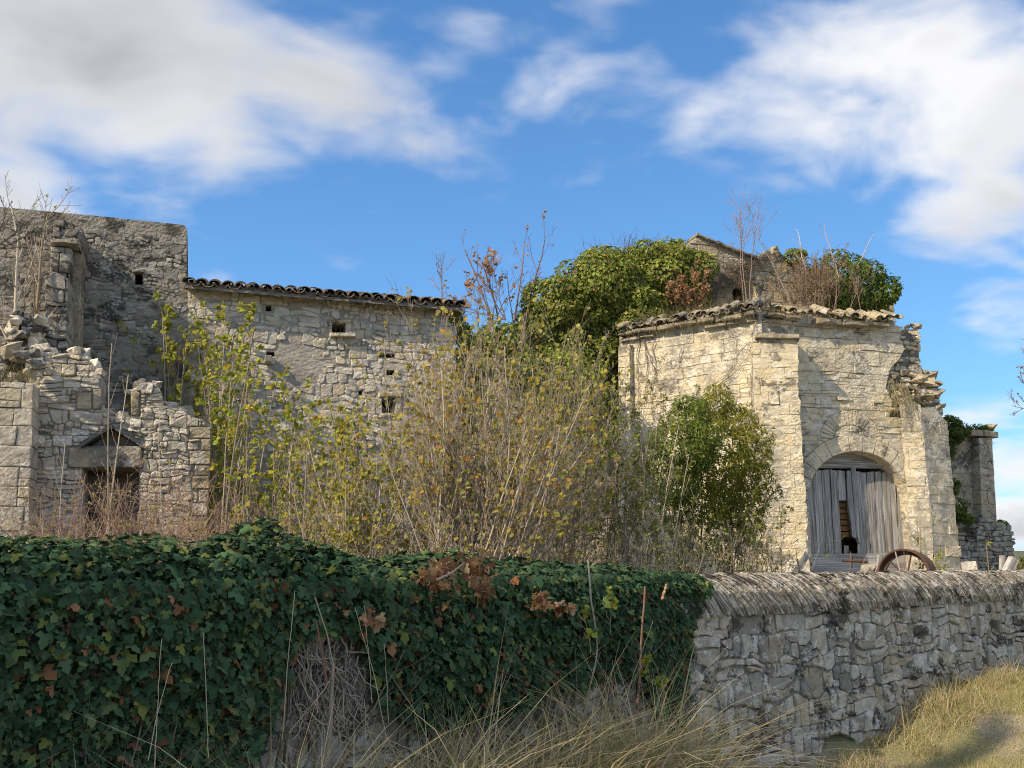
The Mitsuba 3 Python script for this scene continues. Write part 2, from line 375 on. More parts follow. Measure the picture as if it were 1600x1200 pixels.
def leaf_mass(blobs, n, size, rng, kind='oval', pal=None, sub=14, subr=(.22, .42), depth=.75, fwd=True):
    """leaves over a heap of lumps: blobs = [(centre, radii)]; every lump carries smaller clumps"""
    B = []
    for c, r in blobs:
        c, r = np.asarray(c, float), np.asarray(r, float)
        B.append((c, r * .86, 1.0))
        d = unit(rng.normal(0, 1, (sub, 3)))
        for q in d: B.append((c + q * r * .82, r.mean() * rng.uniform(*subr) * np.array([1.15, 1.0, .85]), .9))
    w = np.array([np.prod(r) ** (2 / 3) for _, r, _ in B]); w /= w.sum()
    idx = rng.choice(len(B), n * 2, p=w)
    Cc, Rr = np.array([b[0] for b in B])[idx], np.array([b[1] for b in B])[idx]
    d = unit(rng.normal(0, 1, (n * 2, 3)))
    if fwd: d[:, 1] = np.where(rng.random(n * 2) < .6, -np.abs(d[:, 1]), d[:, 1])
    lump = 1 + .30 * (meshkit.fbm(d * 2.2 + Cc, 3, 3) - .5)
    f = depth + (1.04 - depth) * rng.random(n * 2) ** .6
    P = Cc + d * Rr * (lump * f)[:, None]
    inside = np.zeros(n * 2, bool)
    for c, r, _ in B: inside |= (((P - c) / (r * .72)) ** 2).sum(1) < 1
    ok = np.nonzero(~inside)[0][:n]
    P, d = P[ok], d[ok]
    N = d + np.array([-.1, -.15, .45]) + rng.normal(0, .4, P.shape)
    A = rng.normal(0, .5, P.shape) + np.array([0, -.2, -.7])
    return leaves(P, N, A, rng.uniform(*size, len(P)), kind, rng, pick(pal, len(P), rng, .28))
def blades(B, H, lean, W, rng, cols, m=4, curve=.7):
    """grass blades: roots B, heights H, leaning vectors lean (n x 3), tapering strips with a bend"""
    n = len(B)
    t = np.linspace(0, 1, m + 1)
    ln = lean * H[:, None]
    C = B[:, None] + t[None, :, None] * np.array([0, 0, 1.0]) * H[:, None, None] * (1 - .25 * curve * t[None, :, None] ** 2 * np.linalg.norm(lean, axis=1)[:, None, None]) + (t ** 1.8)[None, :, None] * ln[:, None]
    side = unit(np.cross(np.tile([0, 0, 1.0], (n, 1)), rng.normal(0, 1, (n, 3))))
    w = (W[:, None] * (1 - t[None] * .92))[..., None]
    v = np.concatenate([C - side[:, None] * w, C + side[:, None] * w], 1)          # n x 2(m+1) x 3
    i = np.arange(m)
    f = np.vstack([np.c_[i, i + 1, i + m + 2], np.c_[i, i + m + 2, i + m + 1]])
    F_ = (np.arange(n) * 2 * (m + 1))[:, None, None] + f[None]
    return (v.reshape(-1, 3), F_.reshape(-1, 3)), np.clip(np.repeat(cols, 2 * (m + 1), axis=0), 0, 1)
# ------------------------------------------------------------------ the lie of the land
WALL = Frame(on_z(1150, 1172, 0), on_z(1600, 1078, 0))
WALL.o = WALL.o - WALL.u * 9.0                               # s = 0 lies outside the frame on the left
YARD = .55
def behind(x, y): return (np.asarray(x) - WALL.o[0]) * -WALL.n[0] + (np.asarray(y) - WALL.o[1]) * -WALL.n[1]
def ground(x, y):
    x, y = np.asarray(x, float), np.asarray(y, float)
    b = behind(x, y)
    st = np.clip((b - .02) / .25, 0, 1)
    s = (x - WALL.o[0]) * WALL.u[0] + (y - WALL.o[1]) * WALL.u[1]
    q = np.stack([x, y, x * 0], -1)
    bank = .30 * np.clip((s - 11.7) / 1.8, 0, 1) * np.exp(-((b + .9) / 1.6) ** 2)   # the verge rises along the wall on the right
    ditch = -.30 * np.clip((12.3 - s) / 1.1, 0, 1) * np.clip((s - 6.5) / 1.5, 0, 1) * np.exp(-((b + .55) / 1.1) ** 2)   # a shallow hollow along the bare stretch
    far = np.clip((np.hypot(x, y) - 60) / 300, 0, 1)
    return YARD * st * (1 - far) + (bank + ditch + .10 * (meshkit.fbm(q * 1.1, 3, 3) - .5)) * (1 - far) - 12 * far
def axis(lo, hi, step, far):
    near = np.arange(lo, hi, step)
    k = step * 1.25 ** np.arange(1, 60)
    out = np.cumsum(k); out = out[out < far]
    return np.concatenate([(lo - out)[::-1], near, hi + out])
gx, gy = axis(-12, 18, .22, 9000), axis(-2, 34, .22, 9000)
X, Y = np.meshgrid(gx, gy)
gv = np.stack([X, Y, ground(X, Y)], -1).reshape(-1, 3)
i, j = np.meshgrid(np.arange(len(gy) - 1), np.arange(len(gx) - 1), indexing='ij')
o = (i * len(gx) + j).ravel()
add(None, 'ground', (gv, np.c_[o, o + 1, o + len(gx) + 1, o + len(gx)]), 'earth', kind='structure', smooth=True)
rs = np.random.default_rng(5)
xs = np.linspace(-9000, 9000, 200)
ridge = np.stack([xs, 5200 + 500 * np.sin(xs / 1500), -12 + 60 + 75 * meshkit.fbm(np.c_[xs / 1400, xs * 0, xs * 0], 4, 8)], 1)
foot = np.stack([xs, 2600 + 0 * xs, xs * 0 - 14], 1); back = np.stack([xs, 8000 + 0 * xs, xs * 0 - 14], 1)
hv = np.vstack([foot, ridge, back]); n = len(xs); i = np.arange(n - 1)
add(None, 'hills', (hv, np.vstack([np.c_[i, i + 1, i + n + 1, i + n], np.c_[i + n, i + n + 1, i + 2 * n + 1, i + 2 * n]])), 'far_scrub', kind='structure')

# ------------------------------------------------------------------ the field wall in front
rng = np.random.default_rng(11)
w = thing('garden_wall', 'low grey rubble stone wall along the front with a rounded coping, half hidden by ivy', 'wall'); labels[w]['kind'] = 'thing'
TOPZ, FACE = 1.57, 1.27
drain = px_hole = WALL.poly([(1283, 1172), (1292, 1152), (1312, 1146), (1334, 1156), (1338, 1190), (1283, 1190)])
add(w, 'mortar', WALL.slab(sbox(.0, -.6, 19, FACE).difference(drain), -.012, .45), 'wall_mortar')
sL, sR = 1.2, WALL.hit(1640, 1000)[0]
st = [g for g in cells(sbox(sL, -.38, sR, FACE + .02).difference(drain), (.11, .31), (.10, .36), rng, split=.72, warp=.062, wscale=5.5, joint=.006, round_=.014, minarea=.001)]
place_stones(w, 'stone', [stone(WALL, g, rng.uniform(.0, .038), rng, back=.03, rough=.6, bevel=.013, step=.08) for g in st], 'near_stone', rng, cap=300, warm=(0, .7), tone=(-.1, 1.25))
def coping(s, th, lean, k):
    a = np.linspace(0, math.pi, 9)
    rz = (TOPZ - FACE) * k
    out = -.2 + .27 * np.cos(a) * (1 + .1 * (k - 1)); z = FACE - .02 + rz * np.sin(a) ** .8
    out, z = np.r_[out, -.47, .05], np.r_[z, FACE - .10, FACE - .10]
    m = len(out); jz = rng.normal(0, .006, m)
    V = []
    for q in (0, 1):
        V.append(WALL.world(s + q * th - lean * (z - FACE) + rng.normal(0, .003, m), z + jz + rng.normal(0, .003, m), out + rng.normal(0, .006, m)))
    i = np.arange(m); kx = (i + 1) % m
    f = np.vstack([np.c_[i, kx, m + kx], np.c_[i, m + kx, m + i]] + [np.c_[np.zeros(m - 2, int) + q * m, q * m + np.arange(1, m - 1), q * m + np.arange(2, m)] for q in (0, 1)])
    return np.vstack(V), f
s, cs = 1.2, []
while s < sR + 1.2:
    th = rng.uniform(.012, .030) * (1.7 if rng.random() < .12 else 1)
    if rng.random() > .05: cs.append(coping(s, th - .004, .95 + rng.normal(0, .07), rng.uniform(.93, 1.035)))
    s += th
place_stones(w, 'coping_stone', cs, 'near_stone', rng, cap=260, warm=(0, .25), tone=(-.4, 1.5))

# where the tall cypress stands, outside the frame on the left; its long shade lies over the ivy and the verge
GP = on_z(1455, 1120, .1); SH = unit(SUN * [1, 1, 0]); PH = np.array([-SH[1], SH[0], 0.0])
hk = HOUSE_TOP / math.tan(SUN_EL)
hc = GP + SH * hk + PH * -.35; hc[2] = 0
if PH @ -WALL.n > 0: PH = -PH; hc = GP + SH * hk + PH * -.35; hc[2] = 0
CYPRESS_AT = hc + PH * .72

# ------------------------------------------------------------------ tall wall and stone barn on one line
E0 = on_z(300, 449, 6.1); E1 = on_z(712, 483, 6.1)
AB = Frame(E0, E1)
rng = np.random.default_rng(21)
def hole(fr, x0, y0, x1, y1): return fr.poly([(x0, y0), (x1, y0), (x1, y1), (x0, y1)])
def cavity(parent, fr, holes, depth):
    """the dark room behind an opening: its sides and back wall, deep enough for real shade"""
    ms = []
    for h in holes:
        o_ = h.buffer(.22, join_style=2)
        ms += [fr.slab(o_.buffer(.05, join_style=2).difference(o_), -.44, depth), fr.slab(o_.buffer(.05, join_style=2), -depth, depth + .05)]
    add(parent, 'inner_wall', joined(ms), 'wall_mortar')
def bare(g, scale=1.1, cut=.60, seed=5):
    """stones smothered by old render are left out in patches"""
    c = g.centroid
    return meshkit.fbm(np.array([[c.x * scale, c.y * scale, 0.0]]), 3, seed)[0] < cut
# the tall grey wall
A = thing('tall_wall', 'tall dark grey rubble wall rising at the far left, with one small square window', 'wall'); labels[A]['kind'] = 'thing'
outA = AB.poly([(-120, 310), (0, 323), (150, 337), (286, 351), (292, 356), (293, 460), (300, 900), (-120, 900)])
winA = hole(AB, 211, 427, 223, 447)
add(A, 'core', AB.slab(outA.difference(winA), -.004, .5), 'wall_mortar')
cavity(A, AB, [winA], 2.4)
st = cells(outA.difference(winA.buffer(.01)).difference(AB.poly([(-130, 300), (300, 345), (300, 371), (-130, 334)])).intersection(sbox(-9, 1.2, 9, 9)), (.06, .17), (.08, .28), rng, split=.6, warp=.06, wscale=6, joint=.003, round_=.018, minarea=.0015)
place_stones(A, 'stone', [stone(AB, g, rng.uniform(.0, .019), rng, rough=.5, bevel=.014, step=.12) for g in st if bare(g)], 'dark_stone', rng, cap=300, warm=(0, .5), tone=(-.1, 1.3))
for x0, y0, x1, y1, nm in ((207, 421, 227, 427, 'lintel'), (209, 446, 226, 451, 'sill')):
    g = hole(AB, x0, y0, x1, y1); add(A, nm, stone(AB, g, .05, rng, step=.3), 'dark_stone', uv=np.tile((.6, .2), (len(stone(AB, g, .05, np.random.default_rng(1), step=.3)[0]), 1)))
# the barn
B = thing('stone_barn', 'pale rubble stone barn with a tiled eave and two small windows behind the bushes', 'barn')
outB = AB.poly([(293, 440), (712, 470), (715, 900), (293, 900)]).intersection(sbox(-9, 0, 9, 6.105))
h1, h2 = hole(AB, 519, 505, 540, 523), hole(AB, 597, 622, 617, 645)
hs = [hole(AB, 417, 549, 429, 557), hole(AB, 415, 477, 424, 486), hole(AB, 592, 552, 617, 559), hole(AB, 604, 578, 616, 586), hole(AB, 560, 610, 566, 617)]
openB = unary_union([h1, h2] + hs)
add(B, 'core', AB.slab(outB.difference(openB), -.006, .45), 'mortar')
cavity(B, AB, [h1, h2] + hs, 1.8)
sp = [hole(AB, *q) for q in ((513, 500, 519, 526), (540, 502, 549, 526), (545, 541, 574, 560), (548, 561, 576, 573), (552, 574, 572, 592), (573, 553, 590, 564), (588, 617, 597, 648), (617, 620, 627, 650), (592, 646, 622, 653))]
lay = outB.difference(unary_union([openB.buffer(.012)] + [q.buffer(.006) for q in sp])).intersection(sbox(-9, 1.6, 9, 9))
st = cells(lay, (.08, .23), (.09, .34), rng, split=.6, warp=.06, wscale=5.5, joint=.003, round_=.026, minarea=.0015) + [q.buffer(-.006, join_style=2) for q in sp]
place_stones(B, 'stone', [stone(AB, g, rng.uniform(.002, .030), rng, rough=.5, bevel=.014, step=.11) for g in st if bare(g, 1.2, .57, 9)], 'pale_stone', rng, cap=300, warm=(0, .7), tone=(-.1, 1.2))
def block(parent, name, fr, poly, d, back, bsdf, rng, tone=.7, warm=.3, label=None, **kw):
    v, f = stone(fr, poly, d, rng, back=back, rough=.15, bevel=.012, **kw)
    return add(parent, name, (v, f), bsdf, uv=np.tile((tone, warm), (len(v), 1)), label=label)
for k, (win, sill, top) in enumerate(((h1, (515, 522, 554, 528), (514, 500, 548, 505)), (h2, (596, 646, 620, 650), (591, 613, 626, 621)))):
    wk = numbered(B + '__window'); labels[wk] = {'label': 'small square window under the eave' if k == 0 else 'small square window with a bare stone surround near the bushes'}
    block(wk, 'sill', AB, hole(AB, *sill), .13 if k == 0 else .05, .2, 'pale_stone', rng, .8, .6)
    block(wk, 'lintel', AB, hole(AB, *top), .05 if k == 0 else .09, .2, 'pale_stone', rng, .5, .7)
    x0, y0 = win.bounds[:2]; x1, y1 = win.bounds[2:]
    for bx in ([x0 + (x1 - x0) * .33, x0 + (x1 - x0) * .68] if k == 0 else []):
        add(wk, 'bar', AB.slab(sbox(bx - .008, y0, bx + .008, y1), -.09, .106), 'rust')
if True:
    z0, z1, x0, x1 = h2.bounds[1], h2.bounds[3], h2.bounds[0], h2.bounds[2]
    bars = [np.stack([AB.world(x0, z1, -.1), AB.world(x1, z0, -.12)]), np.stack([AB.world(x0, z0, -.1), AB.world(x1, z1, -.12)])]
    for b in bars: add(B + '__window_001', 'bar', tubes([(b[None], np.full((1, 2), .012))], (5,)), 'twig', color=np.tile((.25, .2, .15), (10, 1)))
block(B, 'corbel', AB, hole(AB, 413, 557, 424, 568), .17, .1, 'pale_stone', rng, .3, .6)
# its roof: rows of canal tiles, seen from below
SLOPE = math.radians(17)
def tile_mesh(r0, r1, L, t, up, seg=7):
    a = np.linspace(0, math.pi, seg)
    V = []
    for y, r in ((0, r0), (L, r1)):
        for q in (r, r - t):
            V.append(np.c_[q * np.cos(a), np.full(seg, y), (q * np.sin(a)) * .8 * (1 if up else -1)])
    V = np.vstack(V); n = seg; i = np.arange(n - 1); f = []
    for a0, b0 in ((0, 2 * n), (3 * n, n), (n, 0), (2 * n, 3 * n)): f += [np.c_[a0 + i, a0 + i + 1, b0 + i + 1], np.c_[a0 + i, b0 + i + 1, b0 + i]]
    return V, np.vstack(f)
def tile_at(fr, s, z, out, slope, yaw=0, roll=0, pitch=0):
    c, sn = math.cos(slope + pitch), math.sin(slope + pitch)
    w = -fr.n * c + np.array([0, 0, sn]); u = fr.u.copy(); m = np.cross(u, w)
    M = np.eye(4); ca, sa = math.cos(yaw), math.sin(yaw)
    u2, w2 = u * ca + w * sa, w * ca - u * sa
    cr, sr = math.cos(roll), math.sin(roll)
    M[:3, 0], M[:3, 1], M[:3, 2], M[:3, 3] = u2 * cr + m * sr, w2, m * cr - u2 * sr, fr.world(s, z, out)
    return M
TILE = {}
for up in (True, False):
    for k in range(4):
        m = tile_mesh(.105, .085, .42, .016, up)
        TILE[up, k] = mikit.ply(m, 'roof_tile', uv=np.tile((k / 3, .5), (len(m[0]), 1)))
OLDT = {k: {**v, 'bsdf': {'type': 'ref', 'id': 'drab_stone'}} for k, v in TILE.items()}
rf = thing('barn_roof', 'weathered terracotta canal tiles along the eave of the pale stone barn', 'roof')
del labels[rf]; rf = numbered(B + '__roof')
s_a, s_b = AB.hit(288, 455)[0], AB.hit(716, 488)[0]
def slopeslab(fr, s0, s1, z, out, depth, slope, th):
    c, sn = math.cos(slope), math.sin(slope)
    V = []
    for s in (s0, s1):
        for d in (0, depth):
            for h in (0, -th): V.append(fr.world(s, z + d * sn + h, out - d * c))
    return trimesh.convex.convex_hull(np.array(V))
add(rf, 'board', slopeslab(AB, s_a, s_b, 6.045, .30, 3.2, SLOPE, .05), 'dark_mortar')
add(rf, 'bed', slopeslab(AB, s_a + .02, s_b - .02, 6.125, .22, 3.2, SLOPE, .07), 'mortar')
pitch = .205
for r in range(3):
    for k in range(int((s_b - s_a) / pitch) + 1):
        s = s_a + .06 + k * pitch
        jit = lambda a: rng.normal(0, a)
        for up in (False, True):
            ss = s + (0 if up else pitch / 2)
            M = tile_at(AB, ss, 6.04 + (.045 if up else .075) + r * .34 * math.sin(SLOPE) + jit(.008), .34 + jit(.015) - r * .34 * math.cos(SLOPE), SLOPE, jit(.03), jit(.03), jit(.02))
            add(rf, 'roof_tile', {**TILE[up, int(rng.integers(4))], 'to_world': T(M)}, None)
# ------------------------------------------------------------------ broken cross wall at the left, stepping down towards the viewer
rng = np.random.default_rng(31)
C = thing('broken_cross_wall', 'crumbling cross wall against the tall grey wall, stepping down to a squared pier', 'wall'); labels[C]['kind'] = 'thing'
def full_blocks(parent, name, frame, poly, rows, widths, depth, bsdf, rng, tone=(0, 1), warm=(0, .4), d=(.0, .04), cap=300, **kw):
    st = cells(poly, rows, widths, rng, split=kw.pop('split', .2), warp=kw.pop('warp', .02), joint=kw.pop('joint', .004), round_=kw.pop('round_', .008))
    ms = [stone(frame, g, rng.uniform(*d), rng, back=depth * rng.uniform(.9, 1.05), rough=.35, bevel=.016) for g in st]
    place_stones(parent, name, ms, bsdf, rng, cap=cap, tone=tone, warm=warm)
def px(fr, pts): return fr.poly(pts)
f1, f2, f3 = AB.moved(.75), AB.moved(1.25), AB.moved(1.7)
full_blocks(C, 'stone', f1, px(f1, [(84, 345), (105, 342), (118, 352), (130, 358), (126, 382), (82, 380)]), (.10, .2), (.14, .3), .8, 'dark_stone', rng, warp=.05)
block(C, 'ledge', f1, px(f1, [(80, 376), (124, 379), (124, 386), (80, 383)]), .14, .7, 'dark_stone', rng, .7, .3)
full_blocks(C, 'stone', f1, px(f1, [(79, 386), (112, 387), (110, 440), (105, 470), (108, 600), (75, 600), (78, 430)]), (.18, .34), (.3, .5), .8, 'dark_stone', rng, tone=(.7, 1.6), warm=(.1, .5))
block(C, 'plaster_edge', f1.moved(-.3), px(f1.moved(-.3), [(110, 384), (129, 384), (125, 470), (122, 600), (104, 600), (108, 470)]), .03, .46, 'drab_stone', rng, .3, .3)
full_blocks(C, 'stone', f2, px(f2, [(71, 432), (92, 428), (108, 436), (106, 500), (104, 640), (66, 640), (70, 480)]), (.1, .24), (.14, .4), .6, 'dark_stone', rng, tone=(.3, 1.2), warp=.05, d=(0, .12))
full_blocks(C, 'stone', f3, px(f3, [(19, 489), (30, 483), (47, 490), (52, 500), (58, 540), (66, 556), (66, 660), (5, 660), (8, 570), (19, 560), (18, 520)]), (.12, .26), (.16, .4), .9, 'dark_stone', rng, tone=(.1, 1.3), warp=.06, d=(0, .14), warm=(0, .6))
full_blocks(C, 'stone', f3.moved(.1), px(f3.moved(.1), [(46, 510), (61, 514), (62, 598), (40, 598), (40, 570)]), (.2, .3), (.2, .4), .5, 'pale_stone', rng, tone=(0, .5), warm=(.2, .6))
fD = AB.moved(2.55)
D_ = px(fD, [(-110, 590), (-40, 595), (0, 597), (52, 598), (50, 700), (46, 780), (45, 900), (-110, 900)])
full_blocks(C, 'ashlar_block', fD, D_, (.17, .34), (.25, .5), .5, 'pale_stone', rng, tone=(-.5, .4), warm=(.1, .6), d=(0, .02))
add(C, 'core', fD.slab(D_.buffer(-.03), -.02, 1.4), 'dark_mortar')
for k in range(34):                                          # loose stones on the broken heads
    x, y, fr = rng.uniform(-10, 66), 0, fD
    u_ = rng.random()
    if u_ < .55: x, fr, y = rng.uniform(-20, 60), AB.moved(rng.uniform(1.7, 2.5)), rng.uniform(545, 596)
    else: x, fr, y = rng.uniform(14, 66), AB.moved(rng.uniform(1.3, 1.9)), rng.uniform(488, 560)
    s, z = fr.hit(x, y); sz = rng.uniform(.05, .13)
    v, f = boulder(fr.world(s, z), (sz * 1.3, sz, sz * .8), rng)
    add(C, 'loose_stone', (v, f), 'pale_stone' if rng.random() < .5 else 'dark_stone', uv=np.tile((rng.random(), rng.random() * .5), (len(v), 1)))
# the ruined front with a lintel
rng = np.random.default_rng(41)
R = thing('ruined_front', 'ruined rubble house front with a stone lintel under a triangular gap', 'ruin')
fE = AB.moved(2.05)
outE = px(fE, [(40, 556), (66, 549), (100, 552), (122, 549), (140, 566), (150, 572), (159, 590), (158, 640), (170, 650), (205, 652), (206, 612), (222, 597), (243, 596), (252, 612), (256, 634), (285, 640), (300, 652), (316, 655), (331, 666), (328, 730), (325, 800), (322, 900), (40, 900)])
lint, tri = px(fE, [(107, 700), (222, 697), (222, 731), (107, 731)]), px(fE, [(131, 697), (176, 668), (221, 697)])
door = px(fE, [(130, 731), (218, 731), (216, 900), (130, 900)])
add(R, 'core', fE.slab(outE.difference(unary_union([door, tri])), -.012, .5), 'mortar')
add(R, 'back_wall', fE.slab(tri.buffer(.1), -.22, .45), 'mortar'); cavity(R, fE, [door], .75)
qu = [hole(fE, *q) for q in ((296, 667, 330, 685), (314, 686, 330, 704), (296, 704, 329, 726), (304, 727, 328, 743), (300, 744, 327, 764), (310, 765, 326, 785), (298, 786, 325, 806), (296, 807, 324, 830), (145, 608, 159, 640), (204, 612, 219, 650), (128, 606, 144, 612), (120, 614, 144, 640))]
lay = outE.difference(unary_union([lint.buffer(.02), tri.buffer(.05), door.buffer(.01)] + [q.buffer(.008) for q in qu]))
st = cells(lay, (.07, .17), (.09, .30), rng, split=.55, warp=.045, wscale=5.5, joint=.003, round_=.013, minarea=.001)
place_stones(R, 'stone', [stone(fE, g, rng.uniform(.008, .05), rng, rough=.5, bevel=.016, step=.10) for g in st], 'pale_stone', rng, cap=300, warm=(0, .5), tone=(-.2, .9))
for q in qu: block(R, 'quoin', fE, q.buffer(-.006, join_style=2), .03, .3, 'drab_stone', rng, rng.uniform(.7, 1.3), rng.uniform(.2, .6))
block(R, 'lintel', fE, lint, .05, .4, 'drab_stone', rng, .6, .15, label='long plain stone lintel')
for a, b in (((127, 699), (177, 666)), ((225, 699), (175, 666))):
    g = px(fE, [a, b, (b[0], b[1] + 4), (a[0], a[1] + 3)]) if a[0] < b[0] else px(fE, [b, a, (a[0], a[1] + 3), (b[0], b[1] + 4)])
    block(R, 'slate', fE, g, .12, .2, 'dark_stone', rng, .5, .1)
for k in range(46):
    i = int(rng.integers(1, 18)); a, b = np.array([(40, 556), (66, 549), (100, 552), (122, 549), (140, 566), (150, 572), (159, 590), (158, 640), (170, 650), (205, 652), (206, 612), (222, 597), (243, 596), (252, 612), (256, 634), (285, 640), (300, 652), (316, 655), (331, 666)])[[i, i - 1]]
    q = a + (b - a) * rng.random(); fr = AB.moved(2.05 - rng.uniform(.05, .4)); s, z = fr.hit(*q); sz = rng.uniform(.05, .12)
    if abs(a[0] - b[0]) < 6: continue
    v, f = boulder(fr.world(s, z), (sz * 1.35, sz, sz * .75), rng)
    add(R, 'loose_stone', (v, f), 'pale_stone', uv=np.tile((rng.random(), rng.random() * .3), (len(v), 1)))

# ------------------------------------------------------------------ the many sided tower
rng = np.random.default_rng(51)
ZT = 7.0
P0, PL, PR = on_z(1184, 490, ZT), on_z(975, 523, ZT), on_z(1437, 509, ZT)
FL, FD = Frame(PL, P0), Frame(P0, PR)
Tw = thing('stone_tower', 'cream ashlar many sided tower with a wide arched doorway and broken right corner', 'tower')
outL = FL.poly([(968, 524), (1190, 489), (1200, 930), (975, 930)])
outD = FD.poly([(1180, 489), (1300, 497), (1385, 505), (1411, 511), (1405, 528), (1413, 546), (1404, 562), (1390, 578), (1384, 606), (1394, 628), (1390, 652), (1440, 650), (1470, 930), (1180, 930)])
# the arch
x0, x1, zap = FD.hit(1263, 800)[0], FD.hit(1422, 800)[0], FD.hit(1336, 706)[1]
zsp = FD.hit(1336, 784)[1]; cx, hw, rise = (x0 + x1) / 2, (x1 - x0) / 2, zap - zsp
def arch(e, zbot=.2):
    a = np.linspace(0, math.pi, 25)
    return Polygon(np.vstack([[(cx + hw + e, zbot)], np.c_[cx + (hw + e) * np.cos(a), zsp + (rise + e) * np.sin(a)], [(cx - hw - e, zbot)]]))
def arch_ring(c, zc, w0, r0, w1, r1, n, a0=0, a1=math.pi):
    out = []
    cuts = np.linspace(a0, a1, n + 1) + np.r_[0, rng.normal(0, .012, n - 1), 0]
    for a, b in zip(cuts[:-1], cuts[1:]):
        t = np.linspace(a, b, 3)
        out.append(Polygon(np.vstack([np.c_[c + w1 * np.cos(t), zc + r1 * np.sin(t)], np.c_[c + w0 * np.cos(t[::-1]), zc + r0 * np.sin(t[::-1])]])).buffer(-.004, join_style=2))
    return out
EW = .36
vs = arch_ring(cx, zsp, hw, rise, hw + EW, rise + EW, 15)
jb = []
for sgn in (-1, 1):
    z = zsp
    while z > .3:
        h = rng.uniform(.34, .5); e = rng.uniform(.26, .42)
        a, b = sorted((cx + sgn * hw, cx + sgn * (hw + e)))
        jb.append(sbox(a + .004, z - h + .004, b - .004, z - .004)); z -= h
c2, z2 = FD.hit(1330, 690); rw = FD.hit(1378, 690)[0] - c2; rr = FD.hit(1330, 642)[1] - z2
rel = arch_ring(c2, z2, rw - .32, rr - .32, rw, rr, 19, .05, math.pi - .1)
solid = unary_union([arch(0).buffer(.002)] + [q.buffer(.006) for q in vs + jb + rel])
add(Tw, 'core', FD.slab(outD.difference(arch(.02)), -.014, .8), 'mortar')
lw = numbered(Tw + '__left_wall'); dw = numbered(Tw + '__door_wall')
add(lw, 'core', FL.slab(outL, -.014, .7), 'mortar')
st = cells(outL.intersection(sbox(-1, FL.hit(1100, 620)[1], 9, 9)), (.18, .34), (.35, .9), rng, split=.2, warp=.022, wscale=2.5, joint=.0028, round_=.005) + \
     cells(outL.intersection(sbox(-1, 0, 9, FL.hit(1100, 620)[1] - .004)), (.11, .25), (.3, .85), rng, split=.3, warp=.028, wscale=2.5, joint=.0028, round_=.005)
place_stones(lw, 'ashlar_block', [stone(FL, g, rng.uniform(.0, .018) - (.008 if rng.random() < .05 else 0) + (.025 if rng.random() < .05 else 0), rng, rough=.5, bevel=.009, step=.12) for g in st], 'cream_stone', rng, cap=140, warm=(0, .6), tone=(.2, 1.1))
zA, zB = FD.hit(1330, 583)[1], FD.hit(1330, 640)[1]
st = []
for lo, hi, rows, wd, sp_ in ((zA, 9, (.22, .36), (.35, .8), .1), (zB, zA, (.10, .20), (.25, .7), .3), (0, zB, (.12, .28), (.22, .6), .35)):
    st += cells(outD.difference(solid).intersection(sbox(-1, lo + .003, 9, hi - .003)), rows, wd, rng, split=sp_, warp=.024, wscale=2.8, joint=.0022, round_=.006, slope=0)
place_stones(dw, 'ashlar_block', [stone(FD, g, rng.uniform(.0, .028) - (.011 if rng.random() < .05 else 0) + (.025 if rng.random() < .05 else 0), rng, rough=.5, bevel=.009, step=.12) for g in st], 'cream_stone', rng, cap=300, warm=(0, .6), tone=(0, 1))
ar = numbered(dw + '__arch')
ar = dw
for q in vs: block(ar, 'voussoir', FD, q, .05, .42, 'cream_stone', rng, rng.uniform(.6, 1.2), rng.uniform(.1, .5), step=.3)
for q in jb: block(ar, 'jamb_stone', FD, q, .05, .42, 'cream_stone', rng, rng.uniform(.6, 1.2), rng.uniform(.1, .5), step=.3)
for q in rel: block(ar, 'relieving_stone', FD, q, .03, .05, 'cream_stone', rng, rng.uniform(.2, .9), rng.uniform(.1, .5), step=.3)
fill = Polygon(np.vstack([np.c_[c2 + (rw - .34) * np.cos(np.linspace(0, math.pi, 15)), z2 + (rr - .34) * np.sin(np.linspace(0, math.pi, 15))]]))
# corner buttresses
bu = unit(FL.u + FD.u); FB = Frame(P0, P0 + bu).moved(.28)
def hits(fr, pts): return fr.poly(pts)
bl = numbered(Tw + '__buttress')
outB1 = hits(FB, [(1187, 528), (1245, 531), (1249, 610), (1257, 750), (1266, 900), (1267, 940), (1199, 940), (1196, 760), (1190, 600)])
def chipped(g, amp, seed, step=.12):
    q = ring_points(g, step * .9); q = np.vstack([a + (np.roll(q, -1, 0)[i] - a) * np.linspace(0, 1, max(2, int(np.linalg.norm(np.roll(q, -1, 0)[i] - a) / step) + 1))[:-1, None] for i, a in enumerate(q)])
    return Polygon(q + np.random.default_rng(seed).normal(0, amp, q.shape)).buffer(0)
outB1 = biggest(chipped(outB1, .014, 3))
add(bl, 'core', FB.slab(outB1.buffer(-.012), -.014, 1.0), 'mortar')
st = cells(outB1, (.13, .34), (.30, .72), rng, split=.2, warp=.014, wscale=2.5, joint=.0028, round_=.005)
place_stones(bl, 'buttress_block', [stone(FB, g, rng.uniform(.0, .016) - (.011 if rng.random() < .05 else 0) + (.025 if rng.random() < .05 else 0), rng, rough=.5, bevel=.009, step=.12) for g in st], 'cream_stone', rng, cap=120, warm=(.1, .8), tone=(.3, 1.2))
block(bl, 'cap_slab', FB, hits(FB, [(1181, 522), (1248, 524), (1249, 531), (1180, 529)]), .13, .6, 'drab_stone', rng, .6, .2)
# its left return, a step back
FB2 = FB.moved(-.12); ob = hits(FB2, [(1176, 530), (1192, 530), (1200, 940), (1188, 940)])
full_blocks(bl, 'buttress_block', FB2, ob, (.2, .4), (.3, .6), .6, 'cream_stone', rng, warm=(.1, .5), tone=(.4, 1.1), d=(0, .02))
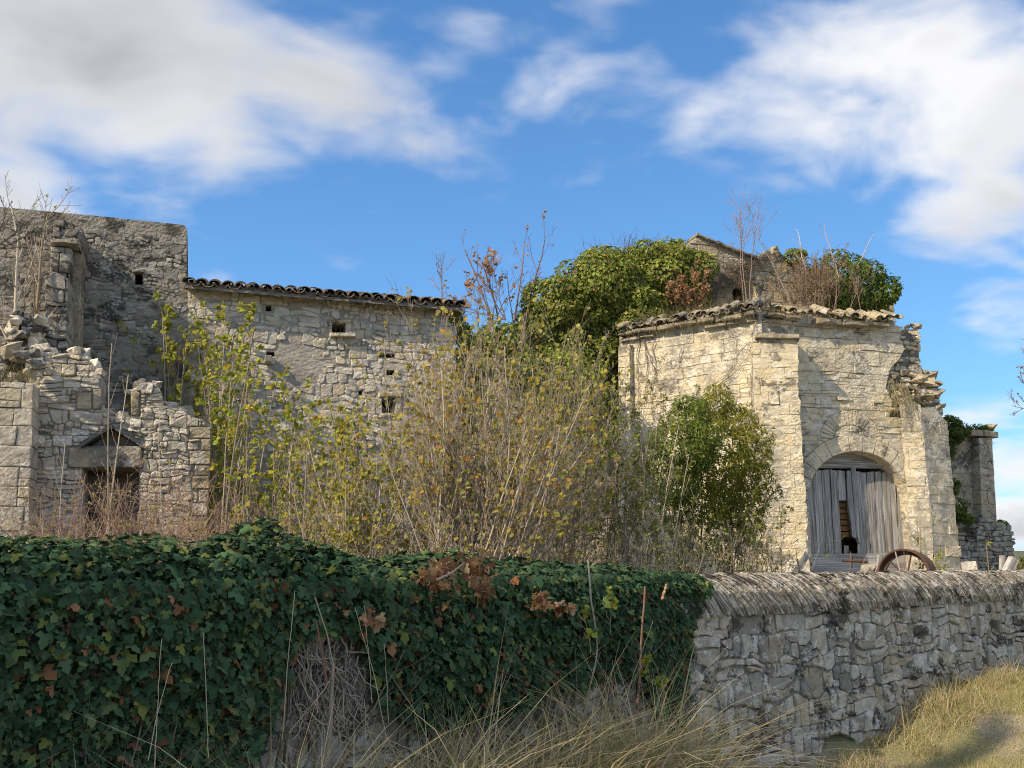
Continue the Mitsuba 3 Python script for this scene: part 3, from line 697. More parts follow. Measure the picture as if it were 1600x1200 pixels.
# left end pilaster
FP = FL.moved(.16); op = hits(FP, [(966, 540), (984, 537), (990, 930), (970, 930)])
full_blocks(lw, 'ashlar_block', FP, op, (.25, .4), (.3, .6), .3, 'cream_stone', rng, warm=(.1, .6), tone=(.3, 1.1), d=(0, .02))
br = numbered(Tw + '__buttress')
V1 = FD.world(*FD.moved(.10).hit(1426, 884), .10); V2 = FD.world(*FD.moved(.32).hit(1460, 884), .32)
ur = unit(np.array([.86, .51, 0])); V3 = V2 + ur * .9
F1, F2 = Frame(V1, V2), Frame(V2, V3)
L1, L2 = F1.len, .9
zt = lambda y: F1.hit(1445, y)[1]
top1 = zt(634); top2 = zt(655)
oF1 = Polygon([(0, 0), (L1, 0), (L1, top1), (L1 * .4, top1 + .25), (0, top1 + .1)]); oF2 = Polygon([(0, 0), (L2, 0), (L2, top2 - .05), (L2 * .55, top1 + .02), (0, top1 - .05)])
oF1, oF2 = biggest(chipped(oF1, .012, 5)), biggest(chipped(oF2, .012, 6))
add(br, 'core', joined([F1.slab(oF1.buffer(-.02), -.014, .9), F2.slab(oF2.buffer(-.02), -.014, .9)]), 'mortar')
for fr, oo, tn in ((F1, oF1, (.5, 1.2)), (F2, oF2, (.1, .9))):
    st = cells(oo, (.15, .34), (.28, .6), rng, split=.2, warp=.014, wscale=2.5, joint=.002, round_=.005)
    place_stones(br, 'buttress_block', [stone(fr, g, rng.uniform(.0, .018) - (.011 if rng.random() < .05 else 0) + (.025 if rng.random() < .05 else 0), rng, rough=.5, bevel=.008, step=.12) for g in st], 'cream_stone', rng, cap=240, warm=(.1, .7), tone=tn)
# broken corner: rubble core laid bare
FR = FD.moved(-.17)
oR = hits(FR, [(1366, 503), (1400, 512), (1412, 513), (1437, 511), (1439, 572), (1452, 583), (1468, 603), (1473, 650), (1476, 700), (1392, 700), (1366, 650)])
add(Tw, 'rubble_core', FR.slab(oR.buffer(-.03), -.02, .8), 'dark_mortar')
st = cells(oR, (.10, .26), (.14, .42), rng, split=.4, warp=.06, wscale=4, joint=.012, round_=.03)
place_stones(Tw, 'rubble_stone', [stone(FR, g, rng.uniform(.0, .11), rng, rough=.5, bevel=.025, back=.1) for g in st], 'cream_stone', rng, cap=200, warm=(0, .6), tone=(0, 1.2))
for x, y, o_, sz, k in [(1400, 590, .12, .13, 1), (1418, 583, .15, .13, 1), (1433, 592, .2, .16, 1), (1447, 598, .25, .15, 1), (1462, 612, .3, .14, 1), (1440, 614, .34, .15, 1), (1422, 606, .26, .12, 1), (1408, 604, .22, .1, 1), (1455, 588, .05, .13, 0), (1466, 600, .08, .12, 0),
                        (1418, 512, -.1, .11, 1), (1430, 510, -.1, .12, 1), (1404, 522, .0, .12, 0), (1420, 548, -.05, .13, 0), (1395, 640, .2, .1, 0), (1412, 626, .3, .1, 1), (1470, 634, .34, .12, 0), (1398, 618, .2, .1, 0), (1452, 622, .36, .13, 1), (1430, 622, .34, .11, 0)]:
    fr = FD.moved(o_ - .2); s, z = fr.hit(x, y)
    v, f = boulder(fr.world(s, z), (sz * 1.3, sz, sz * .7), rng)
    add(Tw, 'loose_stone', (v, f), 'drab_stone', uv=np.tile((.4 + .8 * k, .3), (len(v), 1)))
# cornice and ragged tile eave
def cornice(fr, x_a, x_b, yfn, h, out, name, tone):
    s, se = fr.hit(x_a, yfn(x_a))[0], fr.hit(x_b, yfn(x_b))[0]
    z0 = fr.hit(x_a, yfn(x_a))[1]; z1 = fr.hit(x_b, yfn(x_b))[1]; a = s; s_0 = s
    while s < se - .1:
        l = min(rng.uniform(.35, .75), se - s)
        z = z0 + (z1 - z0) * (s - a) / (se - a) + rng.normal(0, .012)
        if rng.random() < .13: s += l; continue
        g = sbox(s + .006, z - h * rng.uniform(.6, 1.1), s + l - .006, z)
        block(Tw, name, fr, Polygon(wobble(np.array(g.exterior.coords)[:-1], .01, 5, 3)), out * rng.uniform(.85, 1.1), .3, 'drab_stone', rng, rng.uniform(*tone), rng.uniform(.1, .5), step=.25)
        s += l
lL = lambda x: 521 + (x - 975) * (488 - 521) / 209; lD = lambda x: 491 + (x - 1184) * .085
cornice(FL, 972, 1186, lambda x: lL(x) + 8, .10, .13, 'cornice_stone', (.2, .8)); cornice(FL, 972, 1186, lambda x: lL(x) + 1, .10, .26, 'cornice_stone', (0, .6))
cornice(FD, 1190, 1366, lambda x: lD(x) + 8, .10, .10, 'cornice_stone', (.2, .8)); cornice(FD, 1192, 1380, lambda x: lD(x) + 1, .11, .24, 'cornice_stone', (0, .6))
for fr, xa, xb, yf in ((FL, 976, 1186, lL), (FD, 1188, 1392, lD)):
    s, se = fr.hit(xa, yf(xa))[0], fr.hit(xb, yf(xb))[0]; a = s
    while s < se:
        for row in range(2):
            for up in (False, True):
                if rng.random() < (.32 if row == 0 else .4): continue
                x, y, _ = screen(fr.world(s, ZT)); z = fr.hit(float(x), yf(float(x)) - 2)[1]
                M = tile_at(fr, s + (0 if up else .11), z + (.03 if up else .065) + row * .10 + rng.normal(0, .025), .30 - row * .32 + rng.normal(0, .035), math.radians(24), rng.normal(0, .2), rng.normal(0, .16), rng.normal(0, .09))
                add(Tw, 'roof_tile', {**OLDT[up, int(rng.integers(4))], 'to_world': T(M)}, None)
        s += .215
# roof behind the eave: a low earth covered slope up to the upper wall
PU0, PU1 = P0 + np.array([-.4, 3.3, .80]), PR + np.array([1.3, 3.6, .7])
rv = np.array([PL + [0.2, .3, .02], P0 + [.05, .35, .02], PR + [-.9, .7, -.2], PR + [.3, 1.8, -.1], PU1 + [-1.2, -.2, 0], PU0, PL + [1.2, 3.3, .8]])
add(Tw, 'roof_bed', (np.vstack([rv, rv.mean(0) + [0, 0, .08]]), np.array([(i, (i + 1) % 7, 7) for i in range(7)])), 'earth', smooth=False)
# upper wall with the oculus
rng = np.random.default_rng(61)
FU = FD.moved(-3.4)
U_ = thing('chapel', 'drab stone chapel wall with an oval window rising behind the tower eave', 'chapel')
outU = hits(FU, [(1046, 520), (1050, 402), (1088, 370), (1130, 386), (1180, 404), (1192, 400), (1196, 391), (1218, 392), (1226, 404), (1262, 416), (1300, 430), (1396, 466), (1400, 560), (1046, 560)])
co, zo = FU.hit(1163, 459)
ov = Polygon(np.c_[co + .20 * np.cos(np.linspace(0, 6.28, 25)[:-1]), zo + .27 * np.sin(np.linspace(0, 6.28, 25)[:-1])])
ov2 = affinity.scale(ov, 1.75, 1.45)
add(U_, 'core', FU.slab(outU.difference(ov2), -.014, .5), 'mortar')
cavity(U_, FU, [ov], 2.5)
st = cells(outU.difference(ov2.buffer(.02)), (.16, .30), (.3, .7), rng, split=.15, warp=.015, wscale=2, joint=.005, round_=.01)
place_stones(U_, 'ashlar_block', [stone(FU, g, rng.uniform(.004, .04), rng, rough=.4, bevel=.016, step=.2) for g in st], 'drab_stone', rng, cap=260, warm=(.1, .7), tone=(.3, 1.2))
a = np.linspace(0, 2 * math.pi, 33)[:-1]; n = len(a)
rings = [(1.75 * .20, 1.45 * .27, .01), (.20 * 1.12, .27 * 1.1, -.30), (.20, .27, -.30), (.20, .27, -.45)]
V = np.vstack([FU.world(co + p * np.cos(a), zo + q * np.sin(a), np.full(n, r)) for p, q, r in rings]); i = np.arange(n); k = (i + 1) % n
ow = numbered(U_ + '__oval_window')
add(ow, 'splay', (V, np.vstack([np.vstack([np.c_[b * n + i, b * n + k, (b + 1) * n + k], np.c_[b * n + i, (b + 1) * n + k, (b + 1) * n + i]]) for b in range(3)])), 'cream_stone', uv=np.tile((.9, .6), (len(V), 1)))
add(ow, 'bar', FU.slab(sbox(co - .015, zo - .27, co + .015, zo + .27), -.42, .45), 'rust')
for x, y, sz in ((1200, 398, .26), (1212, 396, .3), (1224, 408, .22), (1186, 404, .18), (1150, 392, .13), (1168, 398, .14), (1140, 388, .12)):
    s, z = FU.hit(x, y); v, f = boulder(FU.world(s, z, -.15), (sz * 1.2, sz * .8, sz * .6), rng)
    add(U_, 'loose_stone', (v, f), 'drab_stone', uv=np.tile((.9, .3), (len(v), 1)))
for q in range(6):
    x = 1086 + q * 16; s, z = FU.hit(x, 367 + q * 6.2)
    block(U_, 'gable_slab', FU, Polygon([(s, z - .05), (s + .30, z - .16), (s + .30, z - .10), (s, z + .02)]), .14, .5, 'dark_stone', rng, .8, .3)
nv = numbered(U_ + '__nave_wall')
FN = Frame(at(735, 880, 23.6), at(1060, 880, 23.4))
oN = FN.poly([(700, 640), (716, 530), (770, 535), (800, 520), (835, 480), (900, 440), (1062, 400), (1062, 900), (690, 900)])
add(nv, 'core', FN.slab(oN, -.014, .6), 'mortar')
st = cells(oN, (.18, .32), (.3, .7), rng, split=.25, warp=.02, wscale=2, joint=.006, round_=.01)
place_stones(nv, 'wall_block', [stone(FN, g, rng.uniform(.004, .04), rng, rough=.4, bevel=.016, step=.25) for g in st], 'drab_stone', rng, cap=60, warm=(.1, .6), tone=(0, .9), rest='small_stone')
# the far tower and its footing wall
rng = np.random.default_rng(71)
V0 = at(1474, 880, 25.2); uf = unit(np.array([.90, .43, 0])); FF = Frame(V0, V0 + uf)
Q = thing('far_tower', 'grey square ashlar tower with ivy along its flat cap, farthest on the right', 'tower')
oQ = hits(FF, [(1462, 676), (1549, 682), (1562, 900), (1462, 900)])
add(Q, 'core', FF.slab(oQ.buffer(-.02), -.014, 1.5), 'mortar')
st = cells(oQ, (.34, .48), (.5, 1.0), rng, split=.06, warp=.008, wscale=2, joint=.005, round_=.008)
place_stones(Q, 'ashlar_block', [stone(FF, g, rng.uniform(.004, .02), rng, rough=.3, bevel=.014, step=.3) for g in st], 'drab_stone', rng, cap=200, warm=(.0, .4), tone=(.8, 1.3))
fp = FF.moved(.28); op = hits(fp, [(1529, 684), (1550, 684), (1562, 900), (1537, 900)])
full_blocks(Q, 'ashlar_block', fp, op, (.34, .48), (.4, .7), .5, 'drab_stone', rng, warm=(0, .4), tone=(.9, 1.4), d=(0, .02))
s = FF.hit(1476, 680)[0]; se = FF.hit(1551, 680)[0]
while s < se - .1:
    l = min(rng.uniform(.4, .7), se - s); z = FF.hit(1500, 680)[1]
    block(Q, 'cap_slab', FF, sbox(s + .005, z - .03, s + l - .005, z + .14), .3, 1.5, 'drab_stone', rng, rng.uniform(.2, .9), .2, step=.3); s += l
v, f = boulder(FF.world(se - .1, FF.hit(1500, 680)[1] + .22, -.1), (.3, .3, .14), rng); add(Q, 'loose_stone', (v, f), 'drab_stone', uv=np.tile((.8, .2), (len(v), 1)))
V0 = at(1470, 880, 23.0); FG = Frame(V0, V0 + unit(np.array([.86, .51, 0])))
G = thing('rubble_footing_wall', 'low dark rubble wall at the foot of the far grey tower', 'wall'); labels[G]['kind'] = 'thing'
oG = hits(FG, [(1478, 770), (1500, 797), (1530, 806), (1560, 815), (1577, 818), (1583, 832), (1587, 920), (1478, 920)])
add(G, 'core', FG.slab(oG.buffer(-.03), -.02, .6), 'dark_mortar')
st = cells(oG, (.10, .2), (.14, .36), rng, split=.4, warp=.04, wscale=4, joint=.006, round_=.02)
place_stones(G, 'stone', [stone(FG, g, rng.uniform(.01, .07), rng, rough=.4, bevel=.02) for g in st], 'dark_stone', rng, cap=220, warm=(0, .3), tone=(.2, 1.5))

# ------------------------------------------------------------------ the barn door in the arch
rng = np.random.default_rng(81)
FDoor = FD.moved(-.36)
dr_ = numbered(Tw + '__double_door')
labels[dr_] = {'label': 'weathered grey plank double door, left leaf broken'}
arc = arch(.03)
ztop = FD.hit(1300, 734)[1]; zrail = FD.hit(1300, 866)[1]
def board(parent, name, fr, poly, th, bsdf, k, horiz=False, label=None, bev=.006):
    m = fr.slab(poly, th, 0)
    loc = (m[0] - fr.o); sx, zx = loc @ fr.u, loc[:, 2]
    c0 = poly.centroid.coords[0]
    uv = np.c_[(sx if horiz else zx) + k * 3.1, ((zx - c0[1]) if horiz else (sx - c0[0])) + k * 2.0 + 1.0]
    v, f = m
    tri = np.array(f); V2_ = v[tri].reshape(-1, 3); U2 = uv[tri].reshape(-1, 2)
    return add(parent, name, (V2_, np.arange(len(V2_)).reshape(-1, 3)), bsdf, uv=U2, label=label)
def cut(fr, x_a, x_b, y_a, y_b): return fr.poly([(x_a[0], y_a), (x_b[0], y_a), (x_b[1], y_b), (x_a[1], y_b)])
edges = [1258, 1272, 1285, 1298, 1310, 1322]
edge_r = [1344, 1355, 1367, 1378, 1390, 1400, 1414]
lean = lambda x, y: x + (y - 800) * .055
kk = 0
for es, ytop in ((edges, 735), (edge_r, 738)):
    for a, b in zip(es[:-1], es[1:]):
        kk += 1
        yb = 894
        if es is edges and b == 1322: ytop_, yb = 735, 782
        g = FDoor.poly([(lean(a, ytop) + .6, ytop + rng.uniform(-1.5, 1.5)), (lean(b, ytop) - .4, ytop + rng.uniform(-1.5, 1.5)), (lean(b, yb) - .4, yb), (lean(a, yb) + .6, yb)]).intersection(arc)
        if not g.is_empty: board(dr_, 'plank', FDoor, biggest(g), rng.uniform(.035, .055), 'old_wood', kk)
# the hanging board and the closing batten
board(dr_, 'plank', FDoor, FDoor.poly([(1320, 736), (1330, 736), (1336, 842), (1329, 838), (1323, 790)]), .07, 'old_wood', 20)
board(dr_, 'batten', FDoor, FDoor.poly([(1326, 732), (1333, 732), (1340, 850), (1335, 838)]), .10, 'old_wood', 21, label='loose narrow batten')
board(dr_, 'plank', FDoor, FDoor.poly([(1333, 737), (1344, 737), (1350, 894), (1338, 894), (1339, 845)]), .03, 'old_wood', 22)
FB_ = FDoor.moved(-.12)
for q in range(7):
    y0 = 776 + q * 9.2
    board(dr_, 'inner_slat', FB_, FB_.poly([(1306, y0), (1326, y0 + .5), (1326, y0 + 8), (1306, y0 + 7.5)]), .03, 'brown_wood', 30 + q, horiz=True)
board(dr_, 'plank', FDoor, FDoor.poly([(1318, 852), (1325, 853), (1325, 868), (1318, 868)]), .02, 'old_wood', 44)
rail = FDoor.poly([(1255, 866), (1416, 864), (1418, 896), (1255, 896)]).intersection(arc)
board(dr_, 'bottom_rail', FDoor.moved(.06), biggest(rail), .04, 'old_wood', 50, horiz=True)
for q, (ya, yb) in enumerate(((704, 714), (714.5, 723), (723.5, 732))):
    g = FDoor.poly([(1255, ya), (1420, ya), (1420, yb), (1255, yb)]).intersection(arc)
    board(dr_, 'head_plank', FDoor.moved(.0), biggest(g), .05 + .03 * (q == 2), 'old_wood', 60 + q, horiz=True)
cavity(dr_, FD, [arch(-.2)], 2.6)
# ------------------------------------------------------------------ plants behind the wall
def root(px_, Y):
    x = (px_ - 800) / FOC * (Y * .9819 + .19 * 0) * 1.0
    d = ray(px_, 880); p = EYE + d * (Y / d[1])
    return np.array([p[0], Y, float(ground(p[0], Y)) - .03])
def zat(px_, py, Y): return at(px_, py, Y)
YEL = [(3, (.42, .40, .07)), (3, (.34, .37, .07)), (2, (.26, .33, .07)), (1, (.50, .40, .08)), (.5, (.20, .27, .06))]
GOLD = [(3, (.38, .35, .09)), (2, (.44, .34, .07)), (1, (.44, .25, .06)), (3, (.28, .29, .08)), (1, (.26, .20, .09))]
GRN = [(3, (.13, .19, .045)), (2, (.18, .24, .06)), (2, (.10, .15, .04)), (1, (.28, .30, .07))]
OLV = [(3, (.20, .22, .04)), (2, (.26, .26, .05)), (1, (.34, .31, .06)), (1, (.13, .16, .035))]
IVYS = [(3, (.22, .265, .065)), (3, (.30, .345, .08)), (2, (.11, .15, .04)), (1, (.42, .42, .13)), (.25, (.32, .20, .09))]
RUST = [(3, (.42, .26, .15)), (2, (.35, .21, .12)), (2, (.50, .34, .20)), (1, (.28, .18, .11))]
TWIG, PALE, DARK, RED = (.32, .275, .22), (.47, .42, .34), (.16, .125, .10), (.34, .235, .185)

rng = np.random.default_rng(101)
SAP = 'slender straight sapling with yellow green leaves in front of the barn'
env = lambda x: np.interp(x, [200, 225, 245, 270, 330, 360, 400, 440, 500, 560, 610, 650], [560, 500, 480, 500, 500, 520, 600, 620, 630, 640, 650, 620])
sx = np.r_[rng.uniform(205, 380, 26), rng.uniform(375, 600, 24)]
for x in np.sort(sx):
    Y = rng.uniform(11.6, 14.2) if x > 335 else rng.uniform(13.6, 14.6) if x > 300 else rng.uniform(13.9, 14.9)
    r = root(x, Y); top = zat(x, env(x) + abs(rng.normal(0, 45)), Y)[2] - r[2]
    k = thing('sapling', SAP, 'sapling', 'yellow leaved saplings in front of the barn')
    st = grow(r, [rng.normal(0, .05), 0, 1], top, .017 + .004 * rng.random(), 3, rng, kids=(15, 4), spread=.75, ratio=.20, wob=.035, up=.03, nseg=9, t0=.3, tip=.25, taper=.5)
    wood(k, 'stem', [st[0]], PALE if rng.random() < .5 else TWIG, rng)
    wood(k, 'twig', st[1:], TWIG, rng, kind='stuff', sides=(3, 3))
    leafy(k, st, int(top * (rng.uniform(40, 70) if x < 385 else rng.uniform(22, 45))), (.045, .085), 'round', YEL, rng, lo=.1)
def bush(name, label, cat, x, Y, tops, n, colr, pal, nleaf, size, kind='round', group=None, lv=3, kids=(7, 5), ratio=.42, rad=.012, base_r=.18, spread=.6, wob=.07, lo=.2, rmin=.0022, up=.05, reach=(.64, 1.03)):
    """many stems fanning out of one foot towards the pixel points in tops"""
    k = thing(name, label, cat, group)
    r = root(x, Y)
    P, D, L = [], [], []
    for _ in range(n):
        i = rng.integers(len(tops) - 1); f = rng.random()
        tx = tops[i][0] * (1 - f) + tops[i + 1][0] * f; ty = tops[i][1] * (1 - f) + tops[i + 1][1] * f
        q = zat(tx, ty, Y + rng.normal(0, .5)); p = r + np.array([rng.normal(0, base_r), rng.normal(0, base_r * .8), 0])
        v = q - p; l = np.linalg.norm(v) * rng.uniform(*reach); P.append(p); D.append(v); L.append(l)
    st = grow(np.array(P), np.array(D), np.array(L), rad * rng.uniform(.6, 1.15, n), lv, rng, kids=kids, spread=spread, ratio=ratio, wob=wob, up=up, nseg=7, t0=.28, tip=.3)
    for j in range(n): wood(k, 'stem', [(st[0][0][j:j + 1], st[0][1][j:j + 1])], colr, rng)
    wood(k, 'twig', st[1:], TWIG, rng, kind='stuff', sides=(3, 3), rmin=rmin)
    if nleaf: leafy(k, st, nleaf, size, kind, pal, rng, lo=lo)
    return k
bush('hazel_bush', 'large many stemmed hazel bush with golden leaves in the middle, fanning to the right', 'bush', 735, 10.4,
     [(610, 600), (650, 540), (720, 520), (800, 525), (870, 560), (930, 600), (965, 660)], 56, (.46, .41, .34), GOLD, 2900, (.04, .075), kids=(10, 7), ratio=.38, rad=.016, reach=(.64, 1.0))
bush('hazel_bush', 'dense twiggy hazel bush left of the large fan, its top reaching the barn eave', 'bush', 655, 12.4,
     [(640, 600), (655, 540), (690, 508), (730, 545)], 30, (.44, .39, .33), GOLD, 1500, (.04, .07), kids=(9, 6), ratio=.36)
bush('hazel_bush', 'twiggy bush with greenish yellow leaves right of the large fan', 'bush', 850, 12.2,
     [(760, 565), (820, 525), (890, 528), (940, 555), (985, 630)], 40, (.42, .37, .30), GOLD[:1] + YEL + OLV, 3300, (.04, .07), kids=(10, 7), ratio=.36, reach=(.66, 1.0))
bush('hazel_bush', 'low twiggy bush with yellow leaves left of the large fan, above the pale plastic sheet', 'bush', 560, 11.0,
     [(470, 720), (520, 675), (570, 665), (640, 680)], 34, PALE, YEL[:2] + GOLD, 2300, (.04, .07), kids=(7, 5), ratio=.36)
bush('privet_shrub', 'thin airy green privet shrub between the hazel and the darker evergreens', 'shrub', 985, 12.6,
     [(930, 660), (960, 625), (1000, 610), (1040, 640)], 26, PALE, OLV + GRN + YEL[:1], 7500, (.035, .065), kind='narrow', kids=(9, 6), ratio=.32, spread=.5)
EG1 = bush('evergreen_shrub', 'dark green evergreen shrub on bare legs, the left of the two before the tower', 'shrub', 1072, 14.6,
     [(1030, 690), (1050, 640), (1075, 625), (1095, 650), (1105, 720)], 14, DARK, GRN, 4300, (.045, .08), kind='narrow', kids=(10, 7), ratio=.26, spread=.7)
EG2 = bush('evergreen_shrub', 'olive green rounded shrub on bare legs, close against the pale tower face', 'shrub', 1128, 15.4,
     [(1075, 700), (1105, 640), (1125, 622), (1160, 660), (1188, 720), (1195, 770)], 20, DARK, OLV, 6500, (.045, .08), kind='narrow', kids=(11, 7), ratio=.28, spread=.8)
bush('evergreen_shrub', 'small bright green shoots at the foot of the tower buttress', 'shrub', 1180, 14.6,
     [(1140, 820), (1160, 780), (1190, 770), (1200, 800)], 14, TWIG, [(2, (.26, .33, .06)), (1, (.34, .36, .08))], 900, (.04, .065), kind='narrow', kids=(7, 5), ratio=.3)

for key, bl, nn, pal in ((EG1, [(1066, 690, 14.3, 40, 52, .45), (1052, 740, 14.2, 34, 44, .4), (1075, 648, 14.5, 22, 28, .3)], 11500, GRN),
                     (EG2, [(1125, 690, 14.9, 62, 54, .6), (1150, 770, 15.1, 40, 46, .35), (1090, 775, 14.6, 34, 40, .35), (1105, 735, 14.6, 44, 40, .5), (1160, 735, 15.0, 34, 50, .4), (1118, 634, 15.0, 22, 30, .35), (1148, 655, 15.1, 24, 24, .3), (1168, 795, 15.0, 22, 34, .3)], 23000, OLV)):
    (v, f), c = leaf_mass([(at(x, y, Y), (rx / FOC * Y, ry_, rz / FOC * Y)) for x, y, Y, rx, rz, ry_ in bl], nn, (.05, .095), rng, 'narrow', pal, sub=20, subr=(.28, .66), depth=.3)
    add(key, 'crown', (v, f), 'leaf', kind='stuff', color=c)
# brambles and weeds along the back of the wall
def scrub(name, label, cat, x0, x1, Y0, Y1, n, H, colr, pal, nleaf, size, wob=.16, lv=2, kids=(8,), ratio=.35, rad=.005, leaf='oval'):
    x = rng.uniform(x0, x1, n); Y = rng.uniform(Y0, Y1, n)
    P = np.array([root(a, b) for a, b in zip(x, Y)])
    keep = behind(P[:, 0], P[:, 1]) > .35; P = P[keep]
    D = np.c_[rng.normal(0, .35, len(P)), rng.normal(0, .35, len(P)), np.ones(len(P))]
    st = grow(P, D, H * rng.uniform(.5, 1.15, len(P)), rad * rng.uniform(.6, 1.2, len(P)), lv, rng, kids=kids, spread=.9, ratio=ratio, wob=wob, up=-.02, nseg=6, t0=.2, tip=.4)
    key = numbered(name); labels[key] = {'label': label, 'category': cat, 'kind': 'stuff'}
    wood(key, 'stem', st, colr, rng, kind='stuff', sides=(3, 3), rmin=.0022)
    if nleaf: leafy(key, st, nleaf, size, leaf, pal, rng, lo=.1)
WEED = [(2, (.20, .22, .10)), (2, (.28, .26, .14)), (1, (.34, .24, .14)), (1, (.14, .18, .06))]
scrub('brambles', 'reddish brown leafless bramble stems in front of the ruined front', 'brambles', 60, 345, 9.2, 12.7, 560, 2.0, RED, WEED + YEL[:1], 7500, (.02, .045), kids=(9,))
scrub('brambles', 'tangled brown stems and small leaves under the saplings', 'brambles', 330, 780, 8.5, 13, 260, 1.7, TWIG, WEED + YEL, 5200, (.025, .05))
scrub('brambles', 'brown stems and dry weeds under the shrubs before the tower', 'brambles', 780, 1200, 10.5, 15, 280, 1.7, TWIG, WEED + YEL + OLV, 5200, (.025, .05))
scrub('brambles', 'grey brown weeds at the foot of the squared pier', 'brambles', -40, 80, 7.5, 10.8, 260, 1.4, TWIG, WEED, 3600, (.02, .045))
def tall_stalk(x, ytop, Y, label, colr=PALE, rad=.013, bend=.03, kids=(5,), tw=.18, name='bare_stalk', cat='stalk', group=None, lv=2, nleaf=0, pal=YEL):
    r = root(x, Y); top = zat(x, ytop, Y)[2] - r[2]
    k = thing(name, label, cat, group)
    st = grow(r, [rng.normal(0, .04) + bend, 0, 1], top, rad, lv, rng, kids=kids, spread=.6, ratio=tw, wob=.03, up=.02, nseg=9, t0=.45, tip=.45)
    wood(k, 'stem', [st[0]], colr, rng); wood(k, 'twig', st[1:], TWIG, rng, kind='stuff', sides=(3, 3))
    if nleaf: leafy(k, st, nleaf, (.05, .09), 'narrow', pal, rng)
    return k
tall_stalk(172, 545, 10.8, 'tall pale bare stalk crossing the ruined front, the tallest one', kids=(6,))
tall_stalk(152, 575, 10.9, 'pale bare stalk with a broom of twigs left of the tallest stalk', kids=(9,), bend=-.01)
tall_stalk(285, 640, 11.2, 'thin leaning bare stalk before the right part of the ruined front', rad=.008, bend=-.12)
tall_stalk(100, 690, 10.2, 'bent bare stalk near the squared pier', rad=.01, bend=-.05)
tall_stalk(185, 748, 9.8, 'reddish bare stalk low before the lintel', RED, .01)

# dry grass behind the wall
def grass(key, n, x0, x1, Y0, Y1, H, pal, lean=.5, w=.004, back=True, m=4):
    x = rng.uniform(x0, x1, n); Y = rng.uniform(Y0, Y1, n)
    P = np.array([root(a, b) for a, b in zip(x, Y)]); b = behind(P[:, 0], P[:, 1])
    P = P[b > .3] if back else P[b < -.05]
    n = len(P)
    L = np.c_[rng.normal(.1, lean, n), rng.normal(0, lean, n), np.zeros(n)]
    (v, f), c = blades(P, rng.uniform(*H, n), L, w * rng.uniform(.6, 1.4, n), rng, pick(pal, n, rng), m)
    return add(None, key, (v, f), 'leaf', color=c, kind='stuff')
STRAW = [(3, (.42, .36, .22)), (2, (.34, .29, .17)), (2, (.27, .26, .12)), (1, (.50, .44, .30)), (.8, (.20, .24, .07))]
k = grass('dry_grass', 3200, 60, 1200, 7.5, 14, (.35, .85), STRAW); labels[k].update(label='straw coloured dry grass behind the wall', category='grass')
k = grass('weeds', 1500, 1180, 1600, 11.5, 17, (.15, .5), STRAW + GRN, w=.006); labels[k].update(label='short weeds in the yard before the arched door', category='weeds')

# ------------------------------------------------------------------ bare trees and shrubs on and behind the ruins
def tree(label, P, D, L, R, rng, col=TWIG, name='bare_tree', cat='tree', kids=(7, 6, 4), lv=3, ratio=.5, spread=.7, nleaf=0, size=(.05, .08), pal=RUST, wob=.08, up=.05, t0=.3, leaf='oval', rmin=.0035, group=None):
    k = thing(name, label, cat, group)
    st = grow(P, D, L, R, lv, rng, kids=kids, spread=spread, ratio=ratio, wob=wob, up=up, nseg=7, t0=t0, tip=.3)
    for j in range(len(st[0][0])): wood(k, 'trunk', [(st[0][0][j:j + 1], st[0][1][j:j + 1])], col, rng)
    wood(k, 'branch', st[1:], col, rng, kind='stuff', sides=(4, 3), rmin=rmin)
    if nleaf: leafy(k, st, nleaf, size, leaf, pal, rng, lo=.4)
    return k
rng = np.random.default_rng(111)
p = at(2, 720, 12.5); tree('thin pale bare tree at the left edge, its trunk rising straight before the tall wall', p, [.05, .0, 1], 3.7, .036, rng, (.46, .41, .34), kids=(12, 7), ratio=.40, spread=.65, nleaf=0, pal=YEL)
p = at(50, 600, 13.2); tree('spreading bare tree on the broken cross wall', p, [.0, .0, 1], 2.7, .038, rng, (.33, .28, .22), kids=(10, 7, 3), ratio=.6, spread=.75, nleaf=24, pal=YEL)
p = at(-34, 400, 11.5); tree('bare branches of a tree reaching in at the upper left corner edge', p, [[.8, .1, .9], [1, 0, .45], [.9, 0, .2]], .75, .016, rng, (.16, .135, .12), kids=(7, 5), ratio=.5, spread=.6, lv=3)
p = at(688, 500, 16.4); tree('bare leafless sapling growing from the right end of the barn roof', p, [.0, .1, 1], 1.15, .016, rng, (.26, .22, .2), kids=(11, 5), ratio=.5, spread=.75, t0=.25)
p = at(800, 590, 21.5); tree('bare tree with a few russet leaves behind the ivy mound', np.tile(p, (5, 1)), [[-.5, 0, 1], [-.2, 0, 1], [.05, 0, 1], [.35, 0, 1], [-1, 0, .7]], [2.9, 3.3, 3.5, 3.6, 2.4], .035, rng, (.20, .14, .12), kids=(6, 5, 4), ratio=.42, spread=.75, nleaf=170, size=(.07, .12), t0=.35)
p = at(790, 500, 21.2); tree('bush with drooping russet leaves left of the ivy mound', np.tile(p, (4, 1)), [[-.9, 0, .5], [-.6, 0, .9], [-.8, 0, .1], [-.2, -.2, .6]], 1.3, .015, rng, (.24, .16, .13), name='russet_bush', cat='bush', kids=(8, 6), lv=3, ratio=.55, nleaf=380, size=(.07, .12))
p = at(1167, 478, 22.9); tree('bare many branched shrub standing on the tower roof before the chapel wall', np.tile(p, (3, 1)) + [[0, 0, 0], [.12, 0, 0], [-.08, 0, 0]], [[-.10, 0, 1], [.0, 0, 1], [-.12, 0, 1]], [2.5, 2.3, 2.1], .014, rng, (.34, .27, .24), name='bare_shrub', cat='shrub', kids=(12, 5), ratio=.52, spread=.55, t0=.5)
